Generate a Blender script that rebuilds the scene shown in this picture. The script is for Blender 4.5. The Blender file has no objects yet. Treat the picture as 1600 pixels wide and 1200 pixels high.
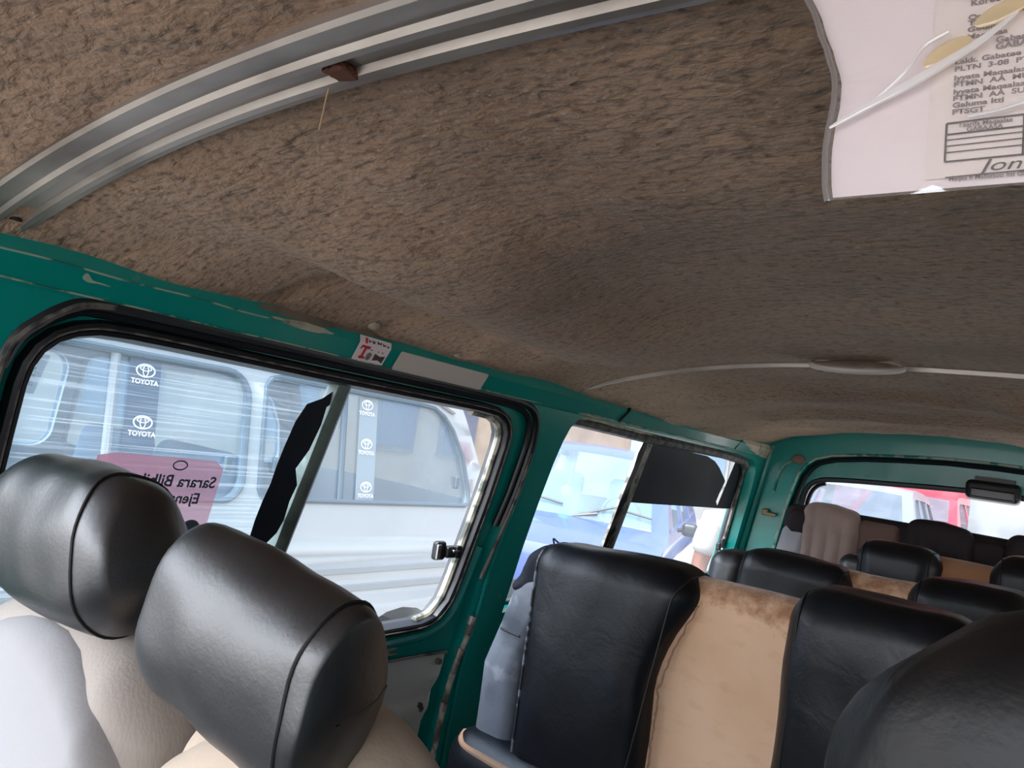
import bpy, bmesh, math, random
from mathutils import Vector, Matrix, noise
from mathutils.geometry import tessellate_polygon

S = bpy.context.scene
COL = S.collection
random.seed(4)
R = math.radians

# ------------------------------------------------------------------ camera
def camera_axes(yaw, pitch, roll):
    y, p, r = R(yaw), R(pitch), R(roll)
    F = Vector((-math.sin(y)*math.cos(p), math.cos(y)*math.cos(p), math.sin(p)))
    R0 = Vector((math.cos(y), math.sin(y), 0)); U0 = R0.cross(F)
    return math.cos(r)*R0 + math.sin(r)*U0, -math.sin(r)*R0 + math.cos(r)*U0, F
cam = bpy.data.cameras.new('camera'); co = bpy.data.objects.new('camera', cam); COL.objects.link(co)
ax, ay, af = camera_axes(35.72, 4.2, 8.75)
m = Matrix((ax, ay, -af)).transposed().to_4x4(); m.translation = (.157, 0, 1.62)
co.matrix_world = m
cam.sensor_width = 36; cam.lens = 27.0; cam.clip_start = .01; cam.clip_end = 300
S.camera = co
# ------------------------------------------------------------------ world, sun, exposure
w = bpy.data.worlds.new('sky'); S.world = w; w.use_nodes = True
nt = w.node_tree; nt.nodes.clear()
bg = nt.nodes.new('ShaderNodeBackground'); out = nt.nodes.new('ShaderNodeOutputWorld')
tc = nt.nodes.new('ShaderNodeTexCoord'); sx = nt.nodes.new('ShaderNodeSeparateXYZ'); rp = nt.nodes.new('ShaderNodeValToRGB')
nt.links.new(tc.outputs['Generated'], sx.inputs[0]); nt.links.new(sx.outputs['Z'], rp.inputs[0])
rp.color_ramp.elements[0].color = (.93, .95, 1, 1); rp.color_ramp.elements[0].position = 0
rp.color_ramp.elements[1].color = (.62, .78, 1, 1); rp.color_ramp.elements[1].position = .8
dt = nt.nodes.new('ShaderNodeVectorMath'); dt.operation = 'DOT_PRODUCT'; dt.inputs[1].default_value = (-.25, -.80, .50)   # hazy glow on the sun's side
nt.links.new(tc.outputs['Generated'], dt.inputs[0])
gm = nt.nodes.new('ShaderNodeMapRange'); gm.interpolation_type = 'SMOOTHSTEP'
gm.inputs[1].default_value = .25; gm.inputs[2].default_value = 1.0; gm.inputs[3].default_value = .8; gm.inputs[4].default_value = 5.0
nt.links.new(dt.outputs['Value'], gm.inputs[0]); nt.links.new(gm.outputs[0], bg.inputs[1])
nt.links.new(rp.outputs[0], bg.inputs[0])
nt.links.new(bg.outputs[0], out.inputs[0])
sl = bpy.data.lights.new('sun', 'SUN'); so = bpy.data.objects.new('sun', sl); COL.objects.link(so)
sl.energy = 3.6; sl.angle = R(12); sl.color = (1, .97, .93)
so.rotation_euler = Vector((.10, .50, -.95)).to_track_quat('-Z', 'Y').to_euler()   # from the front, high
vs = S.view_settings
vs.view_transform = 'Standard'; vs.look = 'None'; vs.gamma = 1; vs.use_curve_mapping = False
vs.exposure = 1.2
S.cycles.max_bounces = 10; S.cycles.transparent_max_bounces = 24; S.cycles.diffuse_bounces = 6
S.cycles.sample_clamp_indirect = 6; S.cycles.use_denoising = True

# ------------------------------------------------------------------ materials
def lin(*c):
    c = [v/255 for v in c]
    return tuple(v/12.92 if v <= .04045 else ((v+.055)/1.055)**2.4 for v in c) + (1,)
MATS = {}
def mat(name, col, rough=.5, metal=0, spec=.5, bump=None, var=None, coat=0, sheen=0, coat_rough=.06):
    """col linear rgba; bump=[(scale, strength, detail, stretch)]; var=[(color2, scale, lo, hi, detail)] blotches"""
    M = bpy.data.materials.new(name); M.use_nodes = True
    t = M.node_tree; b = t.nodes['Principled BSDF']
    b.inputs['Base Color'].default_value = col; b.inputs['Roughness'].default_value = rough
    b.inputs['Metallic'].default_value = metal; b.inputs['Specular IOR Level'].default_value = spec
    b.inputs['Coat Weight'].default_value = coat; b.inputs['Coat Roughness'].default_value = coat_rough; b.inputs['Sheen Weight'].default_value = sheen
    co_ = t.nodes.new('ShaderNodeTexCoord')
    def tex(scale, detail, stretch=(1, 1, 1), dist=0):
        mp = t.nodes.new('ShaderNodeMapping'); mp.inputs['Scale'].default_value = stretch
        t.links.new(co_.outputs['Object'], mp.inputs[0])
        n = t.nodes.new('ShaderNodeTexNoise'); n.inputs['Scale'].default_value = scale
        n.inputs['Detail'].default_value = detail; n.inputs['Distortion'].default_value = dist
        t.links.new(mp.outputs[0], n.inputs['Vector']); return n
    last = None
    for v in (var or []):
        c2, scale, lo, hi, det = v[:5]
        n = tex(scale, det, v[5] if len(v) > 5 else (1, 1, 1))
        mr = t.nodes.new('ShaderNodeMapRange'); mr.inputs[1].default_value = lo; mr.inputs[2].default_value = hi
        t.links.new(n.outputs[0], mr.inputs[0])
        mx = t.nodes.new('ShaderNodeMix'); mx.data_type = 'RGBA'
        t.links.new(mr.outputs[0], mx.inputs[0])
        if last is None: mx.inputs[6].default_value = col
        else: t.links.new(last, mx.inputs[6])
        mx.inputs[7].default_value = c2; last = mx.outputs[2]
    if last is not None: t.links.new(last, b.inputs['Base Color'])
    nrm = None
    for bp in (bump or []):
        scale, st, det = bp[:3]
        n = tex(scale, det, bp[3] if len(bp) > 3 else (1, 1, 1), bp[4] if len(bp) > 4 else 0)
        bn = t.nodes.new('ShaderNodeBump'); bn.inputs['Strength'].default_value = st; bn.inputs['Distance'].default_value = .25/scale
        t.links.new(n.outputs[0], bn.inputs['Height'])
        if nrm: t.links.new(nrm, bn.inputs['Normal'])
        nrm = bn.outputs[0]
    if nrm: t.links.new(nrm, b.inputs['Normal'])
    MATS[name] = M
    return M
def glass(name, haze=.06, tint=(1, 1, 1, 1), hazecol=(.85, .9, .95, 1), gloss=.04, stripes=None, rough=.03):
    M = bpy.data.materials.new(name); M.use_nodes = True; t = M.node_tree; t.nodes.clear()
    o = t.nodes.new('ShaderNodeOutputMaterial'); tr = t.nodes.new('ShaderNodeBsdfTransparent'); tr.inputs[0].default_value = tint
    tl = t.nodes.new('ShaderNodeBsdfTranslucent'); tl.inputs[0].default_value = hazecol
    df = t.nodes.new('ShaderNodeBsdfDiffuse'); df.inputs[0].default_value = hazecol
    dm = t.nodes.new('ShaderNodeMixShader'); dm.inputs[0].default_value = .5
    t.links.new(tl.outputs[0], dm.inputs[1]); t.links.new(df.outputs[0], dm.inputs[2])
    gl = t.nodes.new('ShaderNodeBsdfGlossy'); gl.inputs['Roughness'].default_value = rough
    m1 = t.nodes.new('ShaderNodeMixShader'); m1.inputs[0].default_value = haze
    t.links.new(tr.outputs[0], m1.inputs[1]); t.links.new(dm.outputs[0], m1.inputs[2])
    m2 = t.nodes.new('ShaderNodeMixShader'); m2.inputs[0].default_value = gloss
    t.links.new(m1.outputs[0], m2.inputs[1]); t.links.new(gl.outputs[0], m2.inputs[2]); t.links.new(m2.outputs[0], o.inputs[0])
    c = t.nodes.new('ShaderNodeTexCoord')
    n = t.nodes.new('ShaderNodeTexNoise'); n.inputs['Scale'].default_value = 3; n.inputs['Detail'].default_value = 6
    t.links.new(c.outputs['Object'], n.inputs[0])
    mr = t.nodes.new('ShaderNodeMapRange'); mr.inputs[1].default_value = .35; mr.inputs[2].default_value = .7
    mr.inputs[3].default_value = haze*.7; mr.inputs[4].default_value = haze*1.4
    t.links.new(n.outputs[0], mr.inputs[0]); fac = mr.outputs[0]
    if stripes:      # brushed film with fine horizontal lines
        s = t.nodes.new('ShaderNodeSeparateXYZ'); t.links.new(c.outputs['Object'], s.inputs[0])
        cmb = t.nodes.new('ShaderNodeCombineXYZ'); t.links.new(s.outputs['Z'], cmb.inputs[2])
        sc = t.nodes.new('ShaderNodeMath'); sc.operation = 'MULTIPLY'; sc.inputs[1].default_value = .01
        t.links.new(s.outputs['Y'], sc.inputs[0]); t.links.new(sc.outputs[0], cmb.inputs[1])
        n2 = t.nodes.new('ShaderNodeTexNoise'); n2.inputs['Scale'].default_value = stripes; n2.inputs['Detail'].default_value = 1.5
        t.links.new(cmb.outputs[0], n2.inputs[0])
        m3 = t.nodes.new('ShaderNodeMapRange'); m3.inputs[1].default_value = .5; m3.inputs[2].default_value = .7
        m3.inputs[3].default_value = 0; m3.inputs[4].default_value = .26
        t.links.new(n2.outputs[0], m3.inputs[0])
        ad = t.nodes.new('ShaderNodeMath'); ad.operation = 'ADD'; ad.use_clamp = True
        t.links.new(fac, ad.inputs[0]); t.links.new(m3.outputs[0], ad.inputs[1]); fac = ad.outputs[0]
    t.links.new(fac, m1.inputs[0])
    MATS[name] = M; return M

teal = mat('teal_paint', lin(4, 132, 122), .27, spec=.45, coat=.15,
           var=[(lin(4, 126, 120), 4, .45, .75, 4), (lin(120, 120, 100), 38, .70, .74, 8)], bump=[(16, .05, 2)])
bare = mat('worn_primer', lin(176, 168, 148), .6, var=[(lin(120, 112, 96), 30, .45, .65, 5)])
taupe = mat('taupe_grime', lin(112, 100, 86), .7, var=[(lin(84, 76, 66), 24, .45, .7, 5)])
edgep = mat('worn_highlight_edge', lin(150, 168, 150), .5, var=[(lin(10, 110, 100), 26, .5, .56, 5)])
linerm = mat('headliner_carpet', lin(178, 146, 122), .95, spec=.1, sheen=.15,
             var=[(lin(138, 108, 87), 2.4, .38, .70, 6), (lin(88, 64, 50), 90, .50, .76, 7, (1, 1.8, 1)), (lin(186, 164, 146), 230, .58, .8, 3)],
             bump=[(9, .5, 3, (1, 1.6, 1), .4), (40, .85, 7, (1, 2.2, 1), .5), (95, .9, 5, (1, 1.6, 1), .4), (260, .6, 3)])
alu = mat('brushed_aluminium', lin(178, 168, 160), .42, metal=.75, var=[(lin(120, 108, 100), 14, .45, .7, 6, (.4, 1, 1))], bump=[(300, .06, 2, (.02, 1, 1))])
rubber = mat('black_rubber', lin(16, 18, 24), .42, bump=[(120, .15, 3)])
rubdust = mat('dusty_rubber', lin(96, 90, 84), .6, bump=[(140, .3, 4)], var=[(lin(30, 30, 34), 40, .45, .6, 4)])
channel = mat('felt_channel', lin(176, 170, 156), .7, bump=[(90, .4, 4)], var=[(lin(80, 84, 78), 30, .45, .62, 4)])
post = mat('olive_post', lin(92, 104, 98), .45, var=[(lin(66, 78, 72), 18, .45, .65, 5), (lin(150, 160, 150), 12, .62, .72, 3)])
blackp = mat('black_plastic', lin(16, 17, 19), .38)
film = mat('dark_film', lin(14, 16, 28), .5, var=[(lin(28, 30, 44), 12, .5, .7, 4)])
leather = mat('black_leather', lin(22, 22, 26), .42, spec=1.0, coat=.2, coat_rough=.42,
              bump=[(22, .05, 4, (1, 1, 1), .6), (330, .24, 4, (1, 1, 1), .4)], var=[(lin(40, 40, 44), 9, .5, .75, 5)])
leather2 = mat('dark_blue_leather', lin(11, 13, 18), .42, spec=.42,
               bump=[(18, .10, 5, (1, 1, 1), 1.0), (260, .18, 3)], var=[(lin(22, 27, 36), 6, .48, .75, 6)])
leather3 = mat('cracked_black_leather', lin(16, 15, 16), .48, spec=.32, bump=[(30, .15, 5, (1, 1, 1), .8), (260, .25, 3)], var=[(lin(34, 28, 26), 14, .5, .7, 6)])
stitch = mat('black_stitch', lin(10, 10, 12), .6)
stitchw = mat('pale_stitch', lin(104, 108, 116), .7, var=[(lin(20, 22, 28), 70, .42, .52, 3)])
vinyl = mat('worn_grey_vinyl', lin(104, 108, 116), .6, bump=[(60, .3, 5)], var=[(lin(56, 61, 70), 7, .5, .7, 5), (lin(140, 143, 148), 22, .58, .72, 6)])
tan = mat('tan_velour', lin(222, 182, 150), .9, spec=.15, sheen=.3,
          var=[(lin(208, 164, 128), 5, .42, .75, 5), (lin(206, 164, 130), 22, .55, .8, 5, (1, 1, 2))], bump=[(170, .3, 3)])
def top_stain(M, col, z0, z1):
    t = M.node_tree; b = t.nodes['Principled BSDF']; src = b.inputs['Base Color'].links[0].from_socket
    c = t.nodes.new('ShaderNodeTexCoord'); s_ = t.nodes.new('ShaderNodeSeparateXYZ'); t.links.new(c.outputs['Object'], s_.inputs[0])
    n = t.nodes.new('ShaderNodeTexNoise'); n.inputs['Scale'].default_value = 13; n.inputs['Detail'].default_value = 9; n.inputs['Roughness'].default_value = .65; t.links.new(c.outputs['Object'], n.inputs[0])
    k = t.nodes.new('ShaderNodeMath'); k.operation = 'MULTIPLY_ADD'; k.inputs[1].default_value = .24; k.inputs[2].default_value = -.12; t.links.new(n.outputs[0], k.inputs[0])
    a = t.nodes.new('ShaderNodeMath'); a.operation = 'ADD'; t.links.new(s_.outputs['Z'], a.inputs[0]); t.links.new(k.outputs[0], a.inputs[1])
    mr = t.nodes.new('ShaderNodeMapRange'); mr.inputs[1].default_value = z0; mr.inputs[2].default_value = z1; mr.inputs[4].default_value = .75; t.links.new(a.outputs[0], mr.inputs[0])
    mx = t.nodes.new('ShaderNodeMix'); mx.data_type = 'RGBA'; t.links.new(mr.outputs[0], mx.inputs[0]); t.links.new(src, mx.inputs[6]); mx.inputs[7].default_value = col
    t.links.new(mx.outputs[2], b.inputs['Base Color'])
tanpipe = mat('tan_piping', lin(158, 124, 100), .8, bump=[(150, .3, 2)])
top_stain(tan, lin(138, 84, 44), .79, .825)
greyc = mat('grey_cloth', lin(154, 151, 151), .9, spec=.1, bump=[(300, .3, 2), (8, .12, 3)], sheen=.2)
beigec = mat('beige_cloth', lin(176, 159, 142), .9, spec=.1, bump=[(300, .3, 2), (10, .2, 3)], sheen=.2)
ribbed = mat('ribbed_cloth', lin(164, 154, 146), .9, spec=.1, bump=[(420, .5, 1, (1, 1, .08))], sheen=.2)
browncl = mat('brown_grey_velour', lin(160, 138, 130), .9, spec=.1, sheen=.3, var=[(lin(130, 108, 102), 6, .45, .7, 4)], bump=[(200, .2, 2)])
flapc = mat('dark_navy_cloth', lin(34, 36, 44), .8, spec=.2, bump=[(120, .2, 3)])
gapm = mat('dull_brown_velour', lin(110, 88, 80), .9, spec=.1, sheen=.2, bump=[(200, .2, 2)])
darkcl = mat('dark_brown_cloth', lin(46, 40, 42), .8, spec=.2, bump=[(120, .2, 3)])
silvcl = mat('silver_vinyl', lin(150, 146, 150), .5, bump=[(80, .1, 3)])
panelm = mat('grey_vinyl_panel', lin(202, 198, 190), .55, bump=[(150, .35, 4), (14, .2, 3)], var=[(lin(178, 174, 168), 8, .45, .7, 4)])
chrome = mat('chrome', lin(200, 200, 205), .18, metal=1)
steel = mat('dull_steel', lin(150, 146, 138), .45, metal=.7, var=[(lin(90, 84, 76), 30, .5, .65, 4)])
rust = mat('brown_tape', lin(92, 48, 30), .7)
string = mat('pale_string', lin(170, 140, 110), .9)
paperw = mat('white_paper', lin(232, 218, 219), .55, var=[(lin(224, 209, 211), 8, .45, .7, 3)])
paperb = mat('beige_paper', lin(222, 208, 203), .6)
ink = mat('grey_ink', lin(120, 108, 108), .7)
inkd = mat('dark_ink', lin(70, 62, 62), .7)
inkred = mat('red_ink', lin(190, 40, 58), .6)

plate = mat('pale_reflector', lin(206, 194, 186), .45, bump=[(400, .1, 1)])
clipm = mat('dusty_clip', lin(150, 138, 124), .6)
capm = mat('brown_cap', lin(120, 100, 86), .7)
lensm = mat('lamp_lens', lin(206, 194, 180), .3, var=[(lin(170, 156, 140), 30, .5, .7, 3)])
pink = glass('pink_film', .80, (1, .85, .87, 1), lin(150, 104, 114), .03)
vanw = mat('white_van_paint', lin(166, 168, 170), .3, coat=.4, spec=.4)
vantrim = mat('pale_moulding', lin(140, 142, 144), .4)
blue = mat('blue_paint', lin(52, 72, 128), .3, coat=.5, spec=.4)
red = mat('red_paint', lin(150, 34, 48), .35, coat=.3)
tyre = mat('tyre_rubber', lin(34, 34, 36), .8)
hubm = mat('hub_grey', lin(170, 170, 172), .4, metal=.6)
gasket = mat('grey_gasket', lin(84, 98, 108), .5)
seatg = mat('pale_blue_seat', lin(120, 140, 160), .9)
decal = mat('slate_decal', lin(72, 86, 104), .4)
white = mat('white_ink', lin(240, 244, 246), .5)
sand = mat('dusty_ground', lin(178, 170, 160), .95, var=[(lin(156, 148, 138), .6, .4, .7, 6)], bump=[(6, .4, 6)])
plaster = mat('beige_plaster', lin(172, 154, 134), .9, var=[(lin(148, 130, 112), 1.2, .45, .7, 5)])
concrete = mat('grey_concrete', lin(122, 124, 124), .9, var=[(lin(90, 94, 94), 1.5, .45, .7, 5)])
brick = mat('rose_brick', lin(140, 48, 60), .85, var=[(lin(118, 40, 50), 3, .45, .7, 4)])
mortar = mat('pale_mortar', lin(176, 100, 108), .9)
winglass = mat('dark_window', lin(90, 108, 122), .1, spec=.6)
skin = mat('skin', lin(116, 70, 50), .5)
hair = mat('dark_hair', lin(20, 16, 14), .8, bump=[(90, .6, 3)])
cloth_w = mat('white_cotton', lin(150, 145, 138), .85, bump=[(14, .3, 3)])
cloth_r = mat('red_cotton', lin(200, 50, 50), .85)
cloth_b = mat('blue_denim', lin(60, 70, 100), .9)
floorm = mat('grey_floor_mat', lin(70, 66, 62), .9, bump=[(60, .4, 2)])
leafm = mat('pale_leaf', lin(120, 140, 110), .8)
g_front = glass('striped_tint_glass', .10, (.86, .95, 1, 1), (.80, .9, .97, 1), .05, stripes=330)
g_rear = glass('dusty_glass', .06, (1, 1, 1, 1), (.95, .97, 1, 1), .04)
g_side = glass('hazy_side_glass', .12, (1, 1, 1, 1), (.95, .96, 1, 1), .04)
g_tail = glass('hazy_rear_glass', .10, (1, .98, .98, 1), (.95, .95, 1, 1), .04)
g_van = glass('blue_grey_glass', .16, (.72, .84, .92, 1), (.50, .62, .72, 1), .10, rough=.22)
g_van2 = glass('cloudy_glass', .2, (.6, .72, .8, 1), (.46, .54, .60, 1), .10, rough=.22)
g_car = glass('aqua_windscreen', .18, (.7, .9, .95, 1), (.62, .84, .92, 1), .12)
crease = glass('crease_highlight', .62, (1, 1, 1, 1), (.97, .95, .95, 1), .12)
yellow = glass('yellowed_tape', .55, (1, .95, .85, 1), lin(238, 222, 190), .06)
sleeve = glass('clear_sleeve', .10, (1, 1, 1, 1), (.95, .92, .92, 1), .10)

# ------------------------------------------------------------------ object helpers
ORG = {}
def link(o, parent=None):
    COL.objects.link(o)
    if parent is not None: o.parent = parent
    return o
def tag(o, label=None, cat=None, group=None, kind=None):
    if label: o['label'] = label
    if cat: o['category'] = cat
    if group: o['group'] = group
    if kind: o['kind'] = kind
    return o
def empty(name, label=None, cat=None, M=Matrix(), group=None, kind=None):
    o = bpy.data.objects.new(name, None); COL.objects.link(o); o.empty_display_size = .05
    if not isinstance(M, Matrix): M = Matrix.Translation(M)
    o.matrix_world = M; ORG[o.name] = M.copy()
    return tag(o, label, cat, group, kind)
def obj(name, bm, mt, parent=None, local=False, smooth=True, label=None, kind=None, cat=None, group=None, sharp=35):
    """one mesh object; geometry in world space (local=True: in the thing's own space)"""
    me = bpy.data.meshes.new(name)
    if parent is not None:
        r = parent
        while r.parent is not None: r = r.parent
        if not local: bm.transform(ORG.get(r.name, Matrix()).inverted())
    bm.normal_update()
    bm.to_mesh(me); bm.free(); me.materials.append(mt)
    if smooth:
        me.polygons.foreach_set('use_smooth', [True]*len(me.polygons))
        me.set_sharp_from_angle(angle=R(sharp))
    o = bpy.data.objects.new(name, me); link(o, parent)
    return tag(o, label, cat, group, kind)
def copy_tree(o, parent=None):
    c = o.copy(); COL.objects.link(c)
    if parent is not None: c.parent = parent
    for ch in list(o.children): copy_tree(ch, c)
    return c
def BM(): return bmesh.new()
def add_faces(bm, verts, faces):
    vs_ = [bm.verts.new(v) for v in verts]
    for f in faces:
        try: bm.faces.new([vs_[i] for i in f])
        except ValueError: pass
    return vs_
def box(bm, c, h, M=None):
    x, y, z = c; a, b, d = h
    V = [Vector((x+i*a, y+j*b, z+k*d)) for i in (-1, 1) for j in (-1, 1) for k in (-1, 1)]
    if M is not None: V = [M @ v for v in V]
    add_faces(bm, V, [(0,1,3,2),(4,6,7,5),(0,4,5,1),(2,3,7,6),(0,2,6,4),(1,5,7,3)])
def rbox(bm, s, r, M=None, deform=None, k=5, mid=6):
    """rounded box, half sizes s, corner radius r"""
    s = Vector(s); r = min(r, min(s)*.999)
    tmp = BM()
    def axis(h):
        a = [-(h-r) - r*math.tan(R(45)*(k-i)/k) for i in range(k)]
        c = [-(h-r) + 2*(h-r)*i/mid for i in range(mid+1)]
        return a + c + [-v for v in reversed(a)]
    for ax_ in range(3):
        u, v = (ax_+1) % 3, (ax_+2) % 3
        au, av = axis(s[u]), axis(s[v])
        for sg in (-1, 1):
            g = []
            for a in au:
                row = []
                for b in av:
                    p = Vector((0, 0, 0)); p[ax_] = sg*s[ax_]; p[u] = a; p[v] = b
                    q = Vector([max(-(s[i]-r), min(s[i]-r, p[i])) for i in range(3)])
                    d = p - q
                    p = q + d.normalized()*r
                    row.append(tmp.verts.new(p))
                g.append(row)
            for i in range(len(au)-1):
                for j in range(len(av)-1):
                    f = (g[i][j], g[i+1][j], g[i+1][j+1], g[i][j+1])
                    tmp.faces.new(f if sg > 0 else f[::-1])
    bmesh.ops.remove_doubles(tmp, verts=tmp.verts, dist=1e-5)
    tmp.verts.index_update()
    V = []
    for v in tmp.verts:
        p = v.co.copy()
        if deform: p = deform(p)
        V.append(M @ p if M is not None else p)
    add_faces(bm, V, [[v.index for v in f.verts] for f in tmp.faces])
    tmp.free()
def tube(bm, pts, r, closed=False, n=8, flat=1.0, up=None):
    pts = [Vector(p) for p in pts]; N = len(pts); rings = []
    prev = None
    for i, p in enumerate(pts):
        a = pts[(i-1) % N] if (closed or i > 0) else p
        b = pts[(i+1) % N] if (closed or i < N-1) else p
        t = (b-a).normalized()
        u = Vector(up) if up is not None else (prev if prev is not None else (Vector((0, 0, 1)) if abs(t.z) < .9 else Vector((1, 0, 0))))
        s_ = t.cross(u)
        if s_.length < 1e-6: s_ = t.orthogonal()
        s_.normalize(); u = s_.cross(t).normalized(); prev = u
        rr = r[i] if isinstance(r, (list, tuple)) else r
        rings.append([bm.verts.new(p + rr*(math.cos(2*math.pi*j/n)*s_ + flat*math.sin(2*math.pi*j/n)*u)) for j in range(n)])
    for i in range(N if closed else N-1):
        A, B = rings[i], rings[(i+1) % N]
        for j in range(n):
            bm.faces.new((A[j], B[j], B[(j+1) % n], A[(j+1) % n]))
    if not closed:
        bm.faces.new(rings[0]); bm.faces.new(rings[-1][::-1])
def sweep(bm, pts, prof, side, upv, closed=False):
    """sweep an open profile [(a,b)] along pts; side/upv functions giving directions"""
    rows = []
    for i, p in enumerate(pts):
        rows.append([bm.verts.new(Vector(p) + a*side(i) + b*upv(i)) for a, b in prof])
    for i in range(len(pts)-1):
        for j in range(len(prof)-1):
            bm.faces.new((rows[i][j], rows[i+1][j], rows[i+1][j+1], rows[i][j+1]))
def smooth_pts(pts, n=4, closed=False):
    P = [Vector(p) for p in pts]; N = len(P); o = []
    for i in range(N if closed else N-1):
        p0 = P[(i-1) % N] if (closed or i > 0) else P[0]*2-P[1]
        p1, p2 = P[i], P[(i+1) % N]
        p3 = P[(i+2) % N] if (closed or i+2 < N) else P[-1]*2-P[-2]
        for k in range(n):
            t = k/n
            o.append(.5*((2*p1)+(p2-p0)*t+(2*p0-5*p1+4*p2-p3)*t*t+(3*p1-p0-3*p2+p3)*t**3))
    if not closed: o.append(P[-1])
    return o
def rrect(u0, v0, u1, v1, r, n=6):
    rr = r if isinstance(r, (list, tuple)) else (r, r, r, r); o = []
    for (cu, cv, a0, q) in ((u1-rr[0], v0+rr[0], -90, rr[0]), (u1-rr[1], v1-rr[1], 0, rr[1]), (u0+rr[2], v1-rr[2], 90, rr[2]), (u0+rr[3], v0+rr[3], 180, rr[3])):
        for i in range(n+1):
            a = R(a0+90*i/n); o.append((cu+q*math.cos(a), cv+q*math.sin(a)))
    return o
def panel(bm, outer, holes, fmap, vcuts=(), ucuts=()):
    """flat polygon with holes in (u,v), cut along lines and mapped to 3D"""
    loops = [[Vector((u, v, 0)) for u, v in lp] for lp in [outer]+list(holes)]
    flat = [p for lp in loops for p in lp]
    tmp = BM(); vv = [tmp.verts.new(p) for p in flat]
    for tri in tessellate_polygon(loops):
        try: tmp.faces.new([vv[i] for i in tri])
        except ValueError: pass
    for c in vcuts:
        bmesh.ops.bisect_plane(tmp, geom=tmp.verts[:]+tmp.edges[:]+tmp.faces[:], plane_co=(0, c, 0), plane_no=(0, 1, 0))
    for c in ucuts:
        bmesh.ops.bisect_plane(tmp, geom=tmp.verts[:]+tmp.edges[:]+tmp.faces[:], plane_co=(c, 0, 0), plane_no=(1, 0, 0))
    tmp.verts.index_update()
    add_faces(bm, [fmap(v.co.x, v.co.y) for v in tmp.verts], [[v.index for v in f.verts] for f in tmp.faces])
    tmp.free()
def flange(bm, loop, f0, f1, closed=True):
    a = [bm.verts.new(f0(u, v)) for u, v in loop]; b = [bm.verts.new(f1(u, v)) for u, v in loop]; N = len(loop)
    for i in range(N if closed else N-1):
        j = (i+1) % N; bm.faces.new((a[i], a[j], b[j], b[i]))
def inset(loop, d):
    """offset a closed (u,v) loop inward (d>0) for counter-clockwise loops of either sense"""
    N = len(loop); A = sum(loop[i][0]*loop[(i+1) % N][1]-loop[(i+1) % N][0]*loop[i][1] for i in range(N)); sg = 1 if A > 0 else -1
    o = []
    for i in range(N):
        a = Vector(loop[(i-1) % N]); p = Vector(loop[i]); b = Vector(loop[(i+1) % N])
        n1 = Vector((-(p-a).y, (p-a).x)); n2 = Vector((-(b-p).y, (b-p).x))
        if n1.length < 1e-9: n1 = n2
        if n2.length < 1e-9: n2 = n1
        n = (n1.normalized()+n2.normalized()); n = n.normalized() if n.length > 1e-6 else n1.normalized()
        o.append(tuple(p+sg*d*n))
    return o
def ring(bm, outer, inner, fmap):
    a = [bm.verts.new(fmap(u, v)) for u, v in outer]; b = [bm.verts.new(fmap(u, v)) for u, v in inner]; N = len(outer)
    for i in range(N):
        j = (i+1) % N; bm.faces.new((a[i], a[j], b[j], b[i]))
def text(name, body, size, org, xd, yd, mt, parent, align='CENTER', bold=0, shear=0, stretch=1):
    cu = bpy.data.curves.new('lettering', 'FONT'); cu.body = body; cu.size = size; cu.align_x = align; cu.align_y = 'CENTER'
    cu.offset = bold*size; cu.shear = shear; cu.resolution_u = 3; cu.fill_mode = 'BOTH'; cu.extrude = 0
    t = bpy.data.objects.new('lettering', cu); COL.objects.link(t)
    dg = bpy.context.evaluated_depsgraph_get(); dg.update()
    me = bpy.data.meshes.new_from_object(t.evaluated_get(dg)); bpy.data.objects.remove(t); bpy.data.curves.remove(cu)
    bm = BM(); bm.from_mesh(me); bpy.data.meshes.remove(me)
    xd, yd = Vector(xd).normalized(), Vector(yd).normalized(); org = Vector(org)
    for v in bm.verts: v.co = org + v.co.x*stretch*xd + v.co.y*yd
    return obj(name, bm, mt, parent, smooth=False)
def fbm(p, s, o=4): return noise.fractal(Vector(p)*s, 1.0, 2.0, o)

# ------------------------------------------------------------------ van side walls
def wx(z): return -.723 + (max(z, 1.12)-1.62)*.1803 + max(0, 1.12-z)*-.05
def WL(u, v, off=0.0): return Vector((wx(v)-off, u, v))           # left wall, off outward
def WR(u, v, off=0.0): return Vector((-wx(v)+off, u, v))
DOORWAY = [(.335, .66), (.335, 1.617), (.344, 1.650), (.360, 1.670), (.375, 1.684), (.395, 1.696), (.424, 1.702), (.55, 1.703), (.8, 1.703), (1.0, 1.703), (1.19, 1.702),
           (1.262, 1.698), (1.300, 1.687), (1.322, 1.665), (1.332, 1.63), (1.333, 1.595), (1.326, 1.513), (1.312, 1.443), (1.30, 1.39), (1.296, 1.32), (1.297, 1.25), (1.299, 1.16), (1.296, 1.0), (1.296, .66)]
GLASS1 = [(1.04, 1.250), (1.16, 1.252), (1.198, 1.262), (1.220, 1.290), (1.228, 1.33), (1.236, 1.408), (1.246, 1.507), (1.250, 1.605), (1.246, 1.632), (1.231, 1.650), (1.200, 1.661), (1.14, 1.664), (.95, 1.664), (.742, 1.664), (.536, 1.666), (.468, 1.666),
          (.430, 1.664), (.408, 1.658), (.392, 1.649), (.381, 1.636), (.375, 1.62), (.373, 1.60), (.374, 1.55), (.377, 1.45), (.380, 1.33), (.388, 1.285), (.405, 1.262), (.44, 1.252), (.6, 1.25)]
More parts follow.
